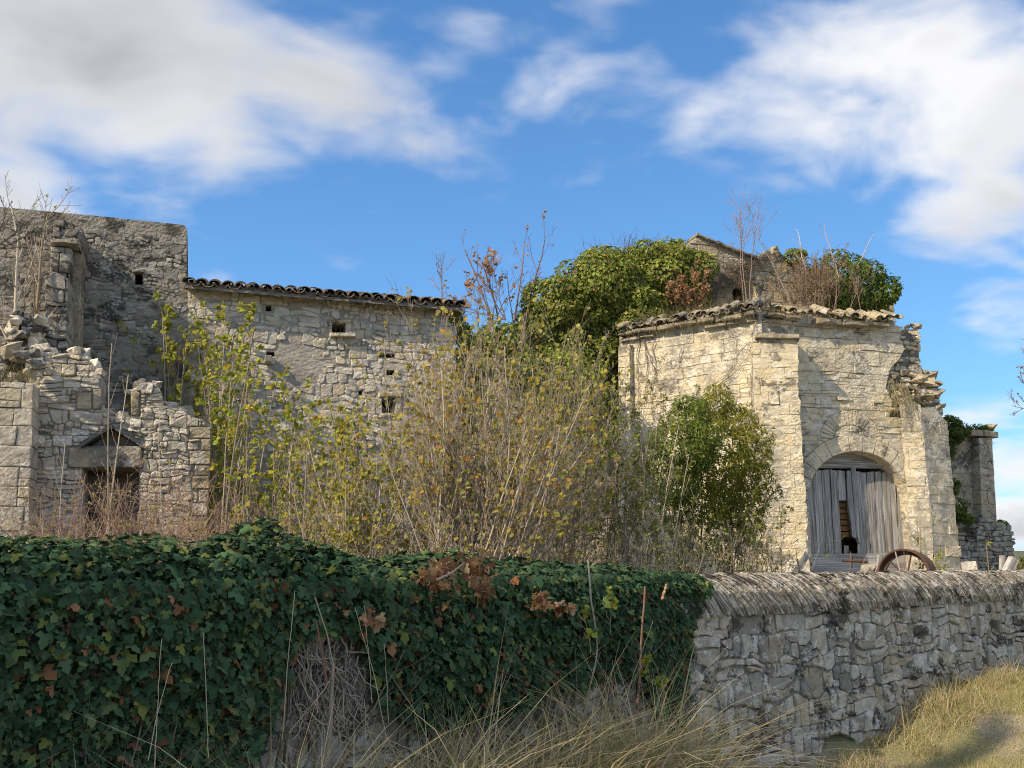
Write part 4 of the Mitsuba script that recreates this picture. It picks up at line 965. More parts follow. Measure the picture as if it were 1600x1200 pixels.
for x, y0, y1, dx, lb in ((1238, 480, 352, -.12, 'left'), (1268, 470, 350, .0, 'second'), (1308, 470, 345, .05, 'tallest'), (1322, 450, 365, .2, 'right')):
    p = at(x, y0, 22.6); L = (y0 - y1) / FOC * 25.5
    k = tree(f'pale knobbly bare stem rising from the tower roof, the {lb} one' if lb != 'second' else 'pale knobbly bare stem above the brown thicket on the tower roof', p, [dx, 0, 1], L, .022, rng, (.46, .40, .36), name='bare_shoot', cat='shoot', kids=(5, 4), ratio=.22, spread=.9, lv=3, wob=.12)
p = at(1700, 660, 14.0)
tree('reddish twigs of a tree reaching in at the right edge', np.tile(p, (4, 1)) + [[0, 0, .1], [0, 0, -.1], [0, 0, .3], [0, 0, .5]], [[-1, 0, .1], [-1, 0, .5], [-1, 0, .8], [-.9, 0, .3]], [1.15, 1.2, 1.2, 1.0], .012, rng, (.26, .17, .15), kids=(9, 6), ratio=.4, spread=.7, nleaf=130, size=(.03, .05))
rng = np.random.default_rng(115)
p = at(1085, 505, 21.8); tree('shrub with dead orange brown leaves between ivy and oval window', np.tile(p, (7, 1)), np.c_[rng.normal(0, .5, 7), rng.normal(-.1, .2, 7), np.ones(7)], rng.uniform(.7, 1.25, 7), .012, rng, (.28, .18, .13), name='rusty_shrub', cat='shrub', kids=(9, 6), ratio=.45, nleaf=1500, size=(.05, .09), pal=RUST)
p = at(1280, 500, 22.0); tree('brown leafless thicket on the tower roof right of the oval window', np.tile(p, (44, 1)) + np.c_[rng.normal(0, .50, 44), rng.normal(0, .3, 44), np.zeros(44)], np.c_[rng.normal(0, .3, 44), rng.normal(0, .2, 44), np.ones(44)], rng.uniform(.8, 1.6, 44), .01, rng, (.27, .20, .15), name='brown_thicket', cat='thicket', kids=(9, 6), ratio=.45, nleaf=700, size=(.04, .07), pal=RUST[:2] + WEED)
# ivy heaps
rng = np.random.default_rng(121)
def heap(name, label, cat, blobs, n, size, kind, pal, part='foliage', bsdf='leaf', stems=0, group=None, **kw):
    k = thing(name, label, cat, group)
    bl = [(at(x, y, Y), (rx / FOC * Y, ry_, rz / FOC * Y)) for x, y, Y, rx, rz, ry_ in blobs]
    (v, f), c = leaf_mass(bl, n, size, rng, kind, pal, **kw)
    add(k, part, (v, f), bsdf, kind='stuff', color=c)
    if stems:
        i = rng.integers(len(bl), size=stems); C = np.array([b[0] for b in bl])[i]; Rr = np.array([b[1] for b in bl])[i]
        st = grow(C - [0, 0, .2], unit(rng.normal(0, 1, (stems, 3)) * [1, .6, 1] + [0, -.4, .5]), Rr.max(1) * 1.05, .010, 2, rng, kids=(4,), ratio=.5, wob=.15)
        wood(k, 'stem', st, DARK, rng, kind='stuff', sides=(4, 3), rmin=.004)
    return k
heap('ivy_mound', 'great mound of sunlit green ivy covering the chapel corner above the tower eave', 'ivy',
     [(960, 450, 22.6, 98, 42, 1.2), (1030, 430, 23.0, 75, 48, 1.0), (880, 480, 22.2, 66, 34, 1.1), (1052, 404, 23.6, 42, 26, .7), (930, 505, 22.5, 75, 36, .8), (850, 500, 22.0, 34, 40, .8), (1000, 490, 22.2, 60, 34, .8), (975, 415, 23.4, 60, 22, .8), (1075, 450, 22.8, 30, 40, .5), (880, 530, 22.2, 60, 25, .7)],
     30000, (.07, .14), 'oval', IVYS, stems=150, sub=22, subr=(.2, .52))
heap('ivy_mound', 'low bright green ivy cushion under the great mound at the tower cornice', 'ivy', [(948, 520, 22.5, 50, 26, .6), (985, 500, 22.6, 32, 20, .5), (912, 535, 22.4, 40, 22, .5), (1020, 492, 22.6, 26, 14, .4)], 5500, (.06, .11), 'oval', [(2, (.26, .33, .06)), (2, (.20, .28, .06)), (1, (.13, .19, .05))], stems=20)
heap('ivy_mound', 'dark ivy filling the gap between barn and tower', 'ivy', [(790, 530, 19.5, 35, 26, .8), (745, 560, 18.0, 30, 50, .6), (820, 575, 19.5, 40, 40, .8), (735, 620, 17.2, 20, 70, .5), (880, 600, 20.5, 70, 55, .8), (960, 600, 22.6, 50, 70, .6), (900, 560, 22.0, 70, 40, .7)], 12500, (.07, .13), 'oval', IVYS + [(3, (.12, .17, .045))], stems=30)
heap('ivy_mound', 'ivy tuft with dry twigs on the right end of the barn roof', 'ivy', [(700, 484, 16.2, 16, 10, .3), (712, 500, 16.2, 10, 16, .3), (722, 520, 16.4, 8, 22, .3)], 1300, (.05, .09), 'oval', IVYS, stems=8)
heap('ivy_mound', 'dark green ivy heap at the right end of the tower roof', 'ivy', [(1340, 450, 22.8, 42, 36, .8), (1365, 472, 22.6, 28, 28, .6), (1310, 425, 23.2, 34, 24, .6), (1300, 465, 22.6, 26, 26, .5)], 8500, (.06, .12), 'oval', [(2, (.09, .14, .04)), (2, (.14, .20, .05)), (1, (.22, .27, .06))], stems=60, sub=24, subr=(.22, .7))
heap('ivy_mound', 'small green ivy tuft on the chapel wall top', 'ivy', [(1240, 402, 23.6, 18, 13, .4)], 700, (.06, .1), 'oval', IVYS, stems=4)
heap('ivy_mound', 'ivy trailing over the flat cap of the far tower', 'ivy', [(1492, 676, 25.4, 20, 11, .5), (1528, 672, 26.2, 18, 7, .4), (1486, 660, 25.4, 10, 10, .4), (1484, 700, 25.2, 7, 18, .2)], 2200, (.06, .11), 'oval', [(2, (.08, .12, .035)), (2, (.13, .17, .05))], stems=12)
heap('ivy_mound', 'ivy climbing at the meeting of footing wall and far tower', 'ivy', [(1497, 795, 23.2, 10, 22, .2), (1508, 808, 23.1, 10, 8, .2), (1492, 760, 24.4, 6, 16, .15), (1560, 818, 24.6, 12, 4, .2)], 1000, (.06, .11), 'oval', [(2, (.09, .13, .035)), (1, (.22, .27, .06))], stems=6)
rng = np.random.default_rng(131)
# dry creepers on the faces
def creeper(label, fr, paths, col, n_side=6, rad=.012, off=.06, group=None):
    k = thing('creeper', label, 'creeper', group)
    for pts in paths:
        q = np.array([fr.hit(*p) for p in pts]); t = np.linspace(0, 1, len(q)); tt = np.linspace(0, 1, 14)
        s, z = np.interp(tt, t, q[:, 0]) + rng.normal(0, .02, 14), np.interp(tt, t, q[:, 1]) + rng.normal(0, .015, 14)
        P = fr.world(s, z, off + rng.uniform(-.01, .02, 14))
        wood(k, 'stem', [(P[None], np.linspace(rad, rad * .4, 14)[None])], col, rng)
        i = rng.integers(2, 13, n_side); d = unit(P[i] - P[i - 1])
        st = grow(P[i], d + rng.normal(0, .6, d.shape) * [1, .15, 1], rng.uniform(.2, .5, n_side), rad * .45, 2, rng, kids=(4,), ratio=.5, wob=.12, up=0, spread=.5)
        wood(k, 'twig', st, col, rng, kind='stuff', sides=(3, 3), rmin=.003)
    return k
creeper('leafless grey creeper hanging down the left end of the pale tower face', FL, [[(1000, 530), (996, 570), (1000, 620), (992, 650)], [(1008, 530), (1014, 580), (1010, 630)], [(1022, 535), (1026, 580), (1018, 610), (1022, 660)], [(990, 540), (984, 590), (988, 640)], [(1066, 545), (1064, 565), (1062, 580)], [(1003, 528), (1020, 560), (1028, 600)]], (.25, .22, .19))
creeper('leafless creeper slanting across the right part of the pale tower face', FL, [[(1095, 640), (1120, 605), (1150, 575), (1176, 545)], [(1100, 645), (1130, 600), (1150, 590), (1170, 560)], [(1140, 590), (1150, 560), (1155, 530)], [(1172, 620), (1178, 580), (1176, 545)]], (.30, .26, .2), rad=.009)
creeper('mat of dead grey creeper stems below the gable of the chapel wall', FU, [[(1215 - 6 * k, 398 + 3 * k + rng.normal(0, 5)), (1170 - 5 * k, 410 + 4 * k), (1130 - 3 * k + rng.normal(0, 6), 430 + 4 * k)] for k in range(14)] + [[(1120, 440), (1145, 425), (1200, 410)], [(1100, 400), (1140, 415), (1190, 450)], [(1220, 470), (1205, 430), (1190, 410)], [(1225, 410), (1200, 440), (1188, 490)]], (.20, .165, .14), n_side=14, off=.1)
p = at(1322, 522, 20.3); tree('small leafless shrub rooted in the tower wall under the eave', np.tile(p, (4, 1)), [[.5, -.5, .3], [.9, -.3, .35], [.2, -.6, .5], [.6, -.4, -.1]], [.55, .7, .4, .5], .018, rng, (.22, .18, .15), name='wall_shrub', cat='shrub', kids=(6, 5), ratio=.5)
# dry grass on masonry
def tuft(label, fr, poly, n, H, down, out=.1, pal=STRAW, w=.004, name='grass_tuft', lean=.35):
    g = px(fr, poly); x0_, y0_, x1_, y1_ = g.bounds
    s, z = rng.uniform(x0_, x1_, n), rng.uniform(y0_, y1_, n); ok = contains_xy(g, s, z); P = fr.world(s[ok], z[ok], out); n = len(P)
    L = np.c_[rng.normal(0, lean, n), rng.normal(-.3, lean, n), np.full(n, -2.0 if down else 0)]
    (v, f), c = blades(P, rng.uniform(*H, n), L, w * rng.uniform(.6, 1.4, n), rng, pick(pal, n, rng))
    k = numbered(name); labels[k] = {'label': label, 'category': 'grass', 'kind': 'stuff'}
    scene[k] = mikit.ply((v, f), 'leaf', color=c)
tuft('pale dry grass hanging from the broken corner of the tower', FD.moved(.25), [(1385, 592), (1410, 596), (1420, 625), (1392, 632)], 220, (.25, .6), True, w=.005)
tuft('dead grass and stems tangled along the left tile eave of the tower', FL.moved(-.3), [(978, 516), (1184, 482), (1184, 492), (978, 532)], 1900, (.12, .5), False, pal=STRAW + [(3, (.22, .18, .14))], lean=.7, w=.005)
tuft('dead grass hanging over the left cornice of the tower', FL.moved(.28), [(980, 516), (1180, 486), (1180, 492), (980, 522)], 420, (.06, .22), True, pal=STRAW + [(3, (.22, .18, .14))], w=.004)
tuft('dead grass along the tile eave over the arched door', FD.moved(-.1), [(1186, 488), (1390, 504), (1390, 510), (1186, 496)], 380, (.1, .32), False, pal=STRAW + [(3, (.22, .18, .14))], lean=.7, w=.005)
tuft('dry grass on the heap of stones beside the squared pier', AB.moved(2.2), [(-10, 590), (60, 592), (60, 600), (-10, 600)], 160, (.1, .3), False)

k = thing('cypress_tree', 'tall narrow cypress standing left of the viewpoint, outside the picture', 'tree')
bl_ = [(CYPRESS_AT + [0, 0, .9 + 1.05 * q], (.80 - .03 * q - .022 * max(0, q - 6) ** 2, .80 - .03 * q - .022 * max(0, q - 6) ** 2, .95)) for q in range(11)]
(v, f), c = leaf_mass(bl_, 15000, (.12, .24), rng, 'narrow', [(2, (.05, .085, .035)), (1, (.08, .115, .045))], sub=6, subr=(.2, .34), depth=.5, fwd=False)
add(k, 'crown', (v, f), 'leaf', kind='stuff', color=c)
wood(k, 'trunk', [(np.stack([CYPRESS_AT + [0, 0, -.3], CYPRESS_AT + [0, 0, 6.0], CYPRESS_AT + [0, 0, 11.2]])[None], np.array([[.17, .12, .03]]))], DARK, rng)
# ------------------------------------------------------------------ things in the yard
rng = np.random.default_rng(141)
def revolve(profile, c, n_ax, a0, a1, k=48):
    """a ring: profile points (radius, along the axle) swept from angle a0 to a1"""
    n_ax = unit(np.array(n_ax, float)); e1 = unit(np.cross([0, 0, 1.0], n_ax)); e2 = np.cross(n_ax, e1)
    a = np.linspace(a0, a1, k); pr = np.array(profile); m = len(pr)
    V = c + pr[None, :, :1] * (np.cos(a)[:, None, None] * e1 + np.sin(a)[:, None, None] * e2) + pr[None, :, 1:] * n_ax
    i, j = np.meshgrid(np.arange(k - 1), np.arange(m), indexing='ij'); j2 = (j + 1) % m
    f = np.stack([i * m + j, (i + 1) * m + j, (i + 1) * m + j2, i * m + j2], -1).reshape(-1, 4)
    return V.reshape(-1, 3), np.vstack([f[:, [0, 1, 2]], f[:, [0, 2, 3]]])
wc = at(1417, 902, 13.2)
W_ = thing('machine_wheel', 'rusty broad rimmed iron wheel standing before the arched door', 'wheel')
ax = np.array([-.75, -.66, .1])
add(W_, 'rim', revolve([(.385, -.11), (.385, .11), (.36, .11), (.345, .02), (.31, .015), (.31, -.015), (.345, -.02), (.36, -.11)], wc, ax, 0, 2 * math.pi), 'rust', smooth=40)
add(W_, 'hub', revolve([(.05, -.09), (.05, .09), (.02, .09), (.02, -.09)], wc, ax, 0, 2 * math.pi, 16), 'rust')
e1 = unit(np.cross([0, 0, 1.0], unit(ax))); e2 = np.cross(unit(ax), e1)
for q in range(6):
    a = q * math.pi / 3 + .3; d = math.cos(a) * e1 + math.sin(a) * e2
    v, f = tubes([(np.stack([wc + d * .03, wc + d * .36])[None], np.full((1, 2), .012))], (6,)); add(W_, 'spoke', (v, f), 'rust')
def stick(name, label, cat, a, b, r, bsdf=None, col=None, k=6):
    v, f = tubes([(np.stack([a, b])[None], np.array([[r, r * .85]]))], (k,))
    c = np.tile(col, (len(v), 1)) if col else None
    caps = np.vstack([[i, i + 1, 0] for i in range(1, k - 1)] + [[k + i, k, k + i + 1] for i in range(1, k - 1)])
    return add(None, name, (v, np.vstack([f, caps])), bsdf or 'twig', label=label, cat=cat, **({'color': c} if col else {'uv': np.tile((.5, .5), (len(v), 1))}))
Bk = thing('iron_bar', 'rusty iron bar with a cross piece lying before the plank door', 'bar')
for nm, a, b, r in (('rod', (1316, 876), (1356, 878), .022), ('cross_piece', (1331, 868), (1330, 888), .016), ('cross_piece', (1346, 871), (1346, 884), .012)):
    v, f = tubes([(np.stack([at(*a, 13.6), at(*b, 13.6)])[None], np.full((1, 2), r))], (6,)); add(Bk, nm, (v, f), 'rust')
def plank(name, label, cat, a, b, wd, th, Y, bsdf='old_wood'):
    a, b = at(*a, Y), at(*b, Y); d = unit(b - a); s = unit(np.cross(d, [0, 1.0, .2])); n = np.cross(d, s); L = np.linalg.norm(b - a)
    m = trimesh.creation.box((wd, th, L)); v = np.array(m.vertices); v[:, 0] *= 1 - .25 * (v[:, 2] > 0)
    V = (a + b) / 2 + v[:, :1] * s + v[:, 1:2] * n + v[:, 2:] * d
    tri = np.array(m.faces).ravel(); uv = np.c_[v[tri, 2], v[tri, 0] + 1]
    add(None, name, (V[tri], np.arange(len(tri)).reshape(-1, 3)), bsdf, label=label, cat=cat, uv=uv)
plank('leaning_plank', 'bleached plank leaning against the left door buttress', 'plank', (1241, 900), (1262, 864), .11, .03, 13.4)
plank('wooden_stake', 'pale stake left of the iron wheel', 'stake', (1372, 905), (1376, 868), .09, .06, 13.6)
stick('iron_stake', 'thin dark stake before the leaning plank', 'stake', at(1250, 900, 13.0), at(1246, 873, 13.0), .011, col=(.09, .07, .06))
stick('iron_stake', 'slim grey stick slanting before the iron wheel', 'stake', at(1408, 900, 12.8), at(1399, 862, 12.8), .010, col=(.42, .38, .33))
plank('stump', 'split pale stump at the far right behind the wall', 'stump', (1570, 905), (1584, 872), .16, .12, 15.5)
plank('stump', 'short pale stump left of the split stump', 'stump', (1566, 905), (1566, 868), .08, .08, 15.6)
for x, y, sz, lb in ((1357, 887, .09, 'white stone lying behind the wall before the door'), (1512, 888, .10, 'pale stone lying behind the wall near the footing wall')):
    v, f = boulder(at(x, y, 13.5), (sz * 1.2, sz, sz), rng); add(None, 'field_stone', (v, f), 'near_stone', label=lb, cat='stone', uv=np.tile((.5, .3), (len(v), 1)))
tall_stalk(1427, 812, 13.2, 'bare grey stalk before the iron wheel', (.35, .29, .22), .02, kids=(4,), bend=0)
tall_stalk(1413, 848, 13.2, 'short bare stalk in the iron wheel', (.35, .29, .22), .008, kids=(3,), bend=0)
k = tall_stalk(1449, 808, 13.4, 'young plant with a tuft of narrow leaves right of the iron wheel', (.33, .27, .18), .012, kids=(12,), bend=-.02, name='young_plant', cat='plant', nleaf=70, pal=GRN, tw=.12)
k = tall_stalk(1545, 848, 15.0, 'young leafy plant before the footing wall', (.33, .27, .18), .012, kids=(9,), bend=-.05, name='young_plant', cat='plant', nleaf=40, pal=YEL, tw=.14)
k = tall_stalk(1466, 862, 13.6, 'low yellow green plant at the foot of the right buttress', (.33, .30, .12), .01, kids=(14,), name='young_plant', cat='plant', nleaf=110, pal=[(1, (.33, .36, .06))], tw=.3)
k = tall_stalk(1215, 860, 14.2, 'low grey green weed at the foot of the left buttress', (.3, .27, .16), .01, kids=(16,), name='young_plant', cat='plant', nleaf=150, pal=WEED, tw=.4)
# the plastic sheet under the bushes
gx_, gy_ = np.meshgrid(np.linspace(-.6, .6, 34), np.linspace(-.5, .5, 26)); q = np.stack([gx_ * 3, gy_ * 3, gx_ * 0], -1)
hz = .56 * np.exp(-((gx_ + .2) / .26) ** 4 - (gy_ / .34) ** 4) + .46 * np.exp(-((gx_ - .25) / .24) ** 4 - (gy_ / .34) ** 4) + .22 * meshkit.fbm(q * 2, 3, 4)
c = root(632, 9.6); v = np.stack([c[0] + gx_, c[1] + gy_, c[2] + hz * 1.72], -1).reshape(-1, 3)
i, j = np.meshgrid(np.arange(25), np.arange(33), indexing='ij'); o = (i * 34 + j).ravel()
add(None, 'plastic_sheet', (v, np.c_[o, o + 1, o + 35, o + 34]), 'plastic', label='crumpled blue grey plastic sheet on the ground under the bushes', cat='sheet', smooth=True, uv=np.c_[gx_.ravel(), gy_.ravel()])
# trees far off at the right edge
for q, (x, Y, h) in enumerate(((1594, 150, 6.5), (1612, 140, 7), (1580, 170, 6), (1630, 160, 8))):
    c = at(x, 880, Y); k = thing('far_tree', 'small far off tree at the right edge below the hills', 'tree', 'far trees at the right edge')
    (v, f), cc = leaf_mass([((c[0], Y, -3.6 + h * .5), (h * .42, h * .4, h * .42)), ((c[0] + h * .3, Y, -4 + h * .4), (h * .34, h * .3, h * .34))], 2500, (.35, .7), rng, 'oval', [(1, (.13, .14, .05)), (1, (.18, .16, .06))])
    add(k, 'crown', (v, f), 'leaf', kind='stuff', color=cc)
    wood(k, 'trunk', [(np.array([[c[0], Y, -9], [c[0], Y, -1]])[None], np.array([[.3, .2]]))], DARK, rng)

# ------------------------------------------------------------------ ivy, sticks and grass on the front of the wall
rng = np.random.default_rng(151)
IV = thing('wall_ivy', 'thick dark green ivy hanging over the left two thirds of the front wall', 'ivy')
DIVY = [(4, (.050, .096, .054)), (3, (.070, .128, .066)), (2, (.036, .072, .042)), (1, (.11, .155, .065)), (.6, (.16, .19, .06)), (.55, (.17, .085, .045)), (.25, (.26, .15, .08))]
fI = WALL
low = px(fI, [(-260, 830), (0, 835), (430, 830), (600, 860), (1085, 890), (1092, 915), (1080, 960), (1070, 1020), (1064, 1090), (1066, 1130), (1045, 1165), (1020, 1135), (1000, 1080), (970, 1050), (930, 1060), (870, 1070), (800, 1100), (740, 1130), (640, 1130), (575, 1100), (562, 1040), (545, 995), (500, 982), (450, 995), (430, 1060), (410, 1130), (330, 1230), (0, 1420), (-260, 1700)])
s0, z0, s1, z1 = low.bounds
n = 36000
s, z = rng.uniform(s0, s1, n), rng.uniform(z0, 1.56, n)
keep = contains_xy(low, s, z) & (rng.random(n) < np.clip(1.25 - .5 * (meshkit.fbm(np.c_[s * 2.2, z * 2.2, s * 0], 3, 2) > .56), 0, 1))
s, z = s[keep], z[keep]; n = len(s)
edge = np.clip(1 - (s - WALL.hit(880, 1000)[0]) / 2.0, .25, 1)
bulge = (.07 + .24 * meshkit.fbm(np.c_[s * 1.6, z * 1.6, s * 0 + 3], 3, 6)) * edge
lay_ = rng.random(n) ** .7
P = WALL.world(s, z, bulge * lay_ + .02)
N = WALL.n + np.array([0, 0, .55]) + rng.normal(0, .42, (n, 3))
Aa = np.array([0, 0, -1.0]) + rng.normal(0, .5, (n, 3)) + WALL.n * .3
Sz = np.clip(np.exp(rng.normal(0, .32, n)) * .048, .02, .10)
Cl = pick(DIVY, n, rng, .22)
# over the top
m_ = 16000
st_ = rng.uniform(s0, WALL.hit(1090, 895)[0], m_)
hgt = np.interp(st_, [WALL.hit(a, 880)[0] for a in (-200, 200, 330, 430, 490, 600, 760, 1000, 1090)], [.30, .27, .33, .38, .31, .22, .20, .12, .06])
hgt = hgt * (.75 + .5 * meshkit.fbm(np.c_[st_ * 2.5, st_ * 0, st_ * 0], 2, 9))
an = rng.uniform(0, math.pi, m_); ry = rng.random(m_) ** .45
Pt = WALL.world(st_, 1.42 + (hgt + .08) * np.sin(an) * ry, -.20 + (.30 + .12 * meshkit.fbm(np.c_[st_ * 2, st_ * 0, st_ * 0], 2, 4)) * np.cos(an) * ry)
Nt = WALL.n * np.cos(an)[:, None] + np.array([0, 0, 1]) * (np.sin(an) + .35)[:, None] + rng.normal(0, .45, (m_, 3))
At = rng.normal(0, .6, (m_, 3)) + WALL.n * .5 + [0, 0, -.5]
P, N, Aa, Sz, Cl = np.vstack([P, Pt]), np.vstack([N, Nt]), np.vstack([Aa, At]), np.r_[Sz, np.clip(np.exp(rng.normal(0, .32, m_)) * .048, .02, .09)], np.vstack([Cl, pick(DIVY[:5], m_, rng, .22)])
x_, y_, w_ = screen(P)
vis = (x_ > 0) & (x_ < 1600) & (y_ > 0) & (y_ < 1200) & (np.r_[lay_, ry] > .8)
order = np.argsort(-(Sz / w_) * vis)[:300]
big = np.zeros(len(P), bool); big[order] = True
for i in order:
    (v, f), c = leaves(P[i:i + 1], N[i:i + 1], Aa[i:i + 1], Sz[i:i + 1], 'ivy', rng, Cl[i:i + 1]); add(IV, 'leaf', (v, f), 'ivy_leaf', color=c)
(v, f), c = leaves(P[~big], N[~big], Aa[~big], Sz[~big], 'ivy', rng, Cl[~big]); add(IV, 'foliage', (v, f), 'ivy_leaf', kind='stuff', color=c)
# woody ivy stems and bare roots showing through
q = 60; s_, z_ = rng.uniform(WALL.hit(0, 1000)[0], WALL.hit(1080, 1000)[0], q), rng.uniform(0, .5, q)
st = grow(WALL.world(s_, z_, .05), np.c_[rng.normal(0, .25, q), np.zeros(q), np.ones(q)], rng.uniform(.5, 1.1, q), .009, 2, rng, kids=(5,), ratio=.5, wob=.12, up=.05)
wood(IV, 'stem', st, (.20, .165, .13), rng, kind='stuff', sides=(4, 3))
root_area = px(WALL, [(442, 990), (535, 990), (560, 1050), (545, 1120), (470, 1140), (430, 1090)])
a, b, c_, d_ = root_area.bounds; q = 300; s_, z_ = rng.uniform(a, c_, q), rng.uniform(b, d_, q); ok = contains_xy(root_area, s_, z_)
st = grow(WALL.world(s_[ok], z_[ok], rng.uniform(.06, .12, ok.sum())), np.c_[rng.normal(0, .5, ok.sum()), rng.normal(0, .2, ok.sum()), -np.ones(ok.sum())], rng.uniform(.10, .32, ok.sum()), rng.uniform(.002, .009, ok.sum()), 1, rng, wob=.3, up=-.05)
wood(IV, 'root', st, (.38, .33, .275), rng, kind='stuff', sides=(4,), label='mat of bare grey aerial roots')
# dead leaf clusters
DEAD = [(3, (.34, .19, .10)), (2, (.44, .27, .15)), (2, (.22, .12, .07)), (1, (.55, .40, .26))]
for x, y, rx, ry2, nn, lb in ((640, 895, 30, 26, 80, 'left'), (712, 905, 14, 32, 70, 'middle'), (540, 962, 14, 9, 22, ''), (803, 935, 10, 14, 26, ''), (838, 945, 14, 10, 24, ''), (690, 880, 40, 8, 30, '')):
    X_ = rng.normal(x, rx * .5, nn); Y_ = rng.normal(y, ry2 * .5, nn)
    C = np.array([WALL.world(*WALL.hit(a, b), rng.uniform(.25, .36)) for a, b in zip(X_, Y_)])
    (v, f), c = leaves(C, rng.normal(0, 1.1, C.shape) + WALL.n * .6, rng.normal(0, .7, C.shape) + [0, 0, -1], rng.uniform(.035, .07, nn), 'ivy', rng, pick(DEAD, nn, rng, .35))
    add(IV, 'dead_leaves', (v, f), 'leaf', kind='stuff', color=c, label='cluster of curled brown dead leaves')
def dead_stem(label, pts, r, col, out=.34, name='dead_stem', cat='stem', group=None):
    q = np.array([np.r_[WALL.hit(*p), out] for p in pts]); t = np.linspace(0, 1, len(q)); tt = np.linspace(0, 1, 12)
    P = WALL.world(np.interp(tt, t, q[:, 0]) + rng.normal(0, .0012, 12), np.interp(tt, t, q[:, 1]), out + rng.normal(0, .002, 12))
    v, f = tubes([(P[None], np.linspace(r, r * .6, 12)[None])], (6,)); add(None, name, (v, f), 'twig', label=label, cat=cat, color=np.tile(col, (len(v), 1)), smooth=True, group=group)
dead_stem('upright reddish brown dead stem against the right part of the ivy', [(946, 1190), (955, 1060), (960, 980), (966, 915)], .014, (.20, .125, .095), .30)
dead_stem('short broken orange brown stick on the ivy near its right end', [(992, 935), (999, 912)], .016, (.40, .24, .16), .30)
dead_stem('long pale vine curving down the ivy right of the middle', [(862, 875), (866, 930), (874, 980), (876, 1010), (866, 1060)], .008, (.33, .30, .26), .40)
dead_stem('thick grey stem standing before the bare roots', [(470, 1190), (474, 1100), (478, 1030)], .018, (.29, .25, .21), .34)
dead_stem('thin reddish stem leaning left of the grey stem', [(466, 1060), (458, 1010), (450, 965)], .009, (.22, .13, .1), .36)
dead_stem('pale stick poking out of the ivy top near the dead leaves', [(625, 905), (648, 895), (668, 880)], .008, (.38, .33, .28), .42)
dead_stem('thin pale bramble cane arching over the lower left ivy', [(440, 930), (458, 980), (470, 1040), (452, 1070), (400, 1130)], .004, (.40, .36, .27), .42)
for k in range(9):
    x = rng.uniform(150, 1000); y = rng.uniform(1080, 1190); dx = rng.normal(0, 40); L = rng.uniform(90, 230)
    dead_stem('thin dry stalk caught on the front of the ivy', [(x, y), (x + dx * .4, y - L * .5), (x + dx, y - L)], .0026, (.5, .44, .31), rng.uniform(.36, .46), name='dry_stalk', cat='stalk', group='dry stalks caught on the ivy')
# grass at the foot
def verge(name, label, n, s_lo, s_hi, o_lo, o_hi, H, pal, w, lean, clump=0, m=4):
    s = rng.uniform(s_lo, s_hi, n); o_ = rng.uniform(o_lo, o_hi, n)
    if clump:
        c = rng.uniform(0, 1, (clump, 2)) * [s_hi - s_lo, o_hi - o_lo] + [s_lo, o_lo]; i = rng.integers(clump, size=n)
        s, o_ = c[i, 0] + rng.normal(0, .09, n), np.clip(c[i, 1] + rng.normal(0, .07, n), .06, 3)
    P = WALL.world(s, s * 0, o_); P[:, 2] = ground(P[:, 0], P[:, 1]) - .01
    L = np.c_[rng.normal(0, lean, n), rng.normal(0, lean, n), np.zeros(n)]
    if clump: L += (np.c_[rng.normal(.05, .4, clump), rng.normal(-.1, .4, clump), np.zeros(clump)])[i]
    (v, f), c = blades(P, rng.uniform(*H, n) * (.6 + .8 * meshkit.noise(np.c_[s * 3, o_ * 3, s * 0], 5)) * np.interp(s, hx, hy), L, w * rng.uniform(.6, 1.4, n), rng, pick(pal, n, rng), m)
    k = numbered(name); labels[k] = {'label': label, 'category': 'grass', 'kind': 'stuff'}
    scene[k] = mikit.ply((v, f), 'leaf', color=c)
hx, hy = [WALL.hit(a, 1000)[0] for a in (300, 560, 640, 780, 880, 950, 1010, 1080)], [.8, 1.0, .85, .8, 1.0, .8, .45, .8]
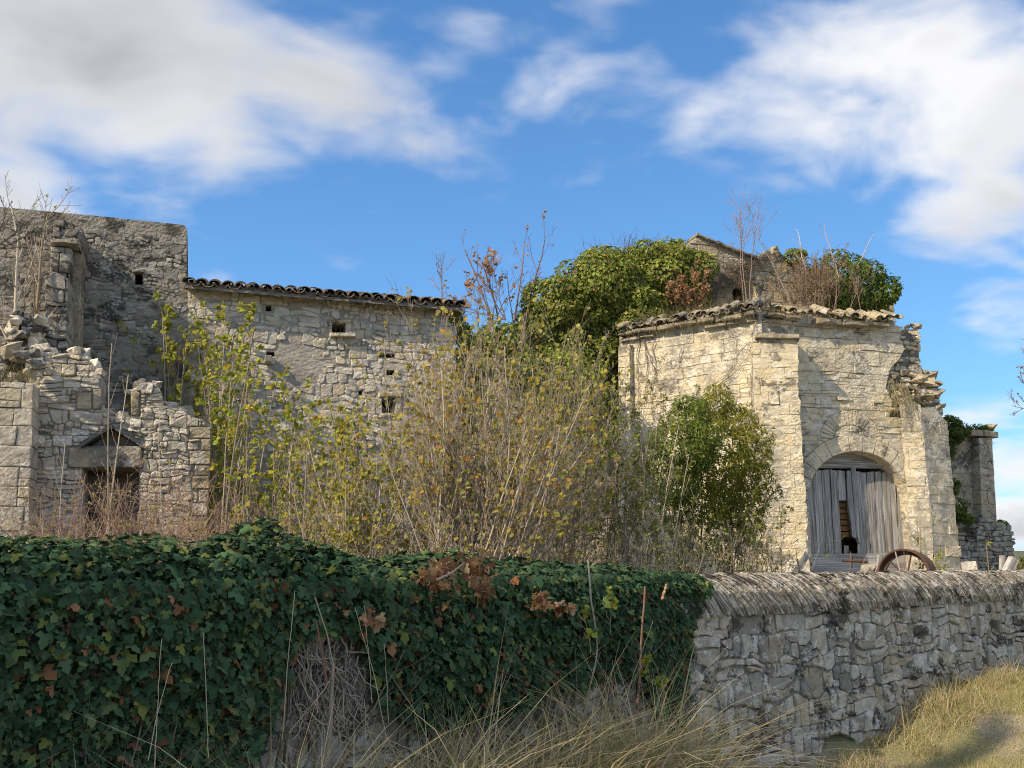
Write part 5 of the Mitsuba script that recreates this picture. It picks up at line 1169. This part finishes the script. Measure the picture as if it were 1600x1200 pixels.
sa, sb, sc_, sd = (WALL.hit(a, 1000)[0] for a in (330, 560, 1010, 1640))
DRYG = [(3, (.54, .46, .27)), (3, (.44, .38, .21)), (2, (.30, .26, .14)), (2, (.66, .58, .40)), (1.2, (.24, .27, .09))]
verge('long_grass', 'long dry grass leaning against the foot of the ivy covered wall', 2500, sb, sc_, .25, 1.0, (.3, 1.25), DRYG, .0078, .6, clump=100)
verge('long_grass', 'sparser dry grass at the foot of the left ivy', 1700, sa - 2.4, sb, .45, 1.1, (.4, 1.1), DRYG, .006, .55, clump=50)
verge('long_grass', 'dry grass along the foot of the bare stone wall', 4200, sc_, sd, .03, .7, (.07, .27), DRYG, .004, .55, clump=150)
GB = [(3, (.40, .37, .15)), (2, (.48, .42, .21)), (2, (.29, .32, .10)), (1, (.20, .25, .07)), (1, (.56, .49, .30))]
verge('verge_grass', 'yellow green grass on the verge at the lower right', 34000, WALL.hit(1425, 1050)[0], sd + .6, .05, 3.4, (.04, .13), GB, .003, .5, m=3)
verge('long_grass', 'tuft of tall straw stalks at the wall near the lower right', 700, WALL.hit(1360, 1050)[0], WALL.hit(1560, 1050)[0], .05, .5, (.15, .42), DRYG, .004, .4, clump=22)
verge('verge_grass', 'thin shaded grass on the near verge at the lower right', 30000, WALL.hit(1060, 1100)[0], sd, .2, 3.8, (.03, .13), GB + DRYG[:2], .0032, .5, m=3)
k = None
for x, y, lb in ((893, 955, 'yellow green leafy sprig on the ivy below the wall top'), (975, 1085, 'yellow leaved sprig low on the right part of the ivy'), (862, 985, 'small yellow green sprig in the middle of the ivy front'), (936, 1030, 'green bramble sprig right of the middle of the ivy front')):
    t_ = thing('leafy_sprig', lb, 'sprig'); st = grow(WALL.world(*WALL.hit(x, y + 30), .42), [0, 0, 1], .3, .003, 2, rng, kids=(6,), ratio=.4)
    wood(t_, 'stem', st, (.3, .27, .16), rng, kind='stuff', sides=(3, 3)); leafy(t_, st, 26, (.03, .055), 'round', [(1, (.38, .38, .06)), (1, (.28, .32, .07))], rng)
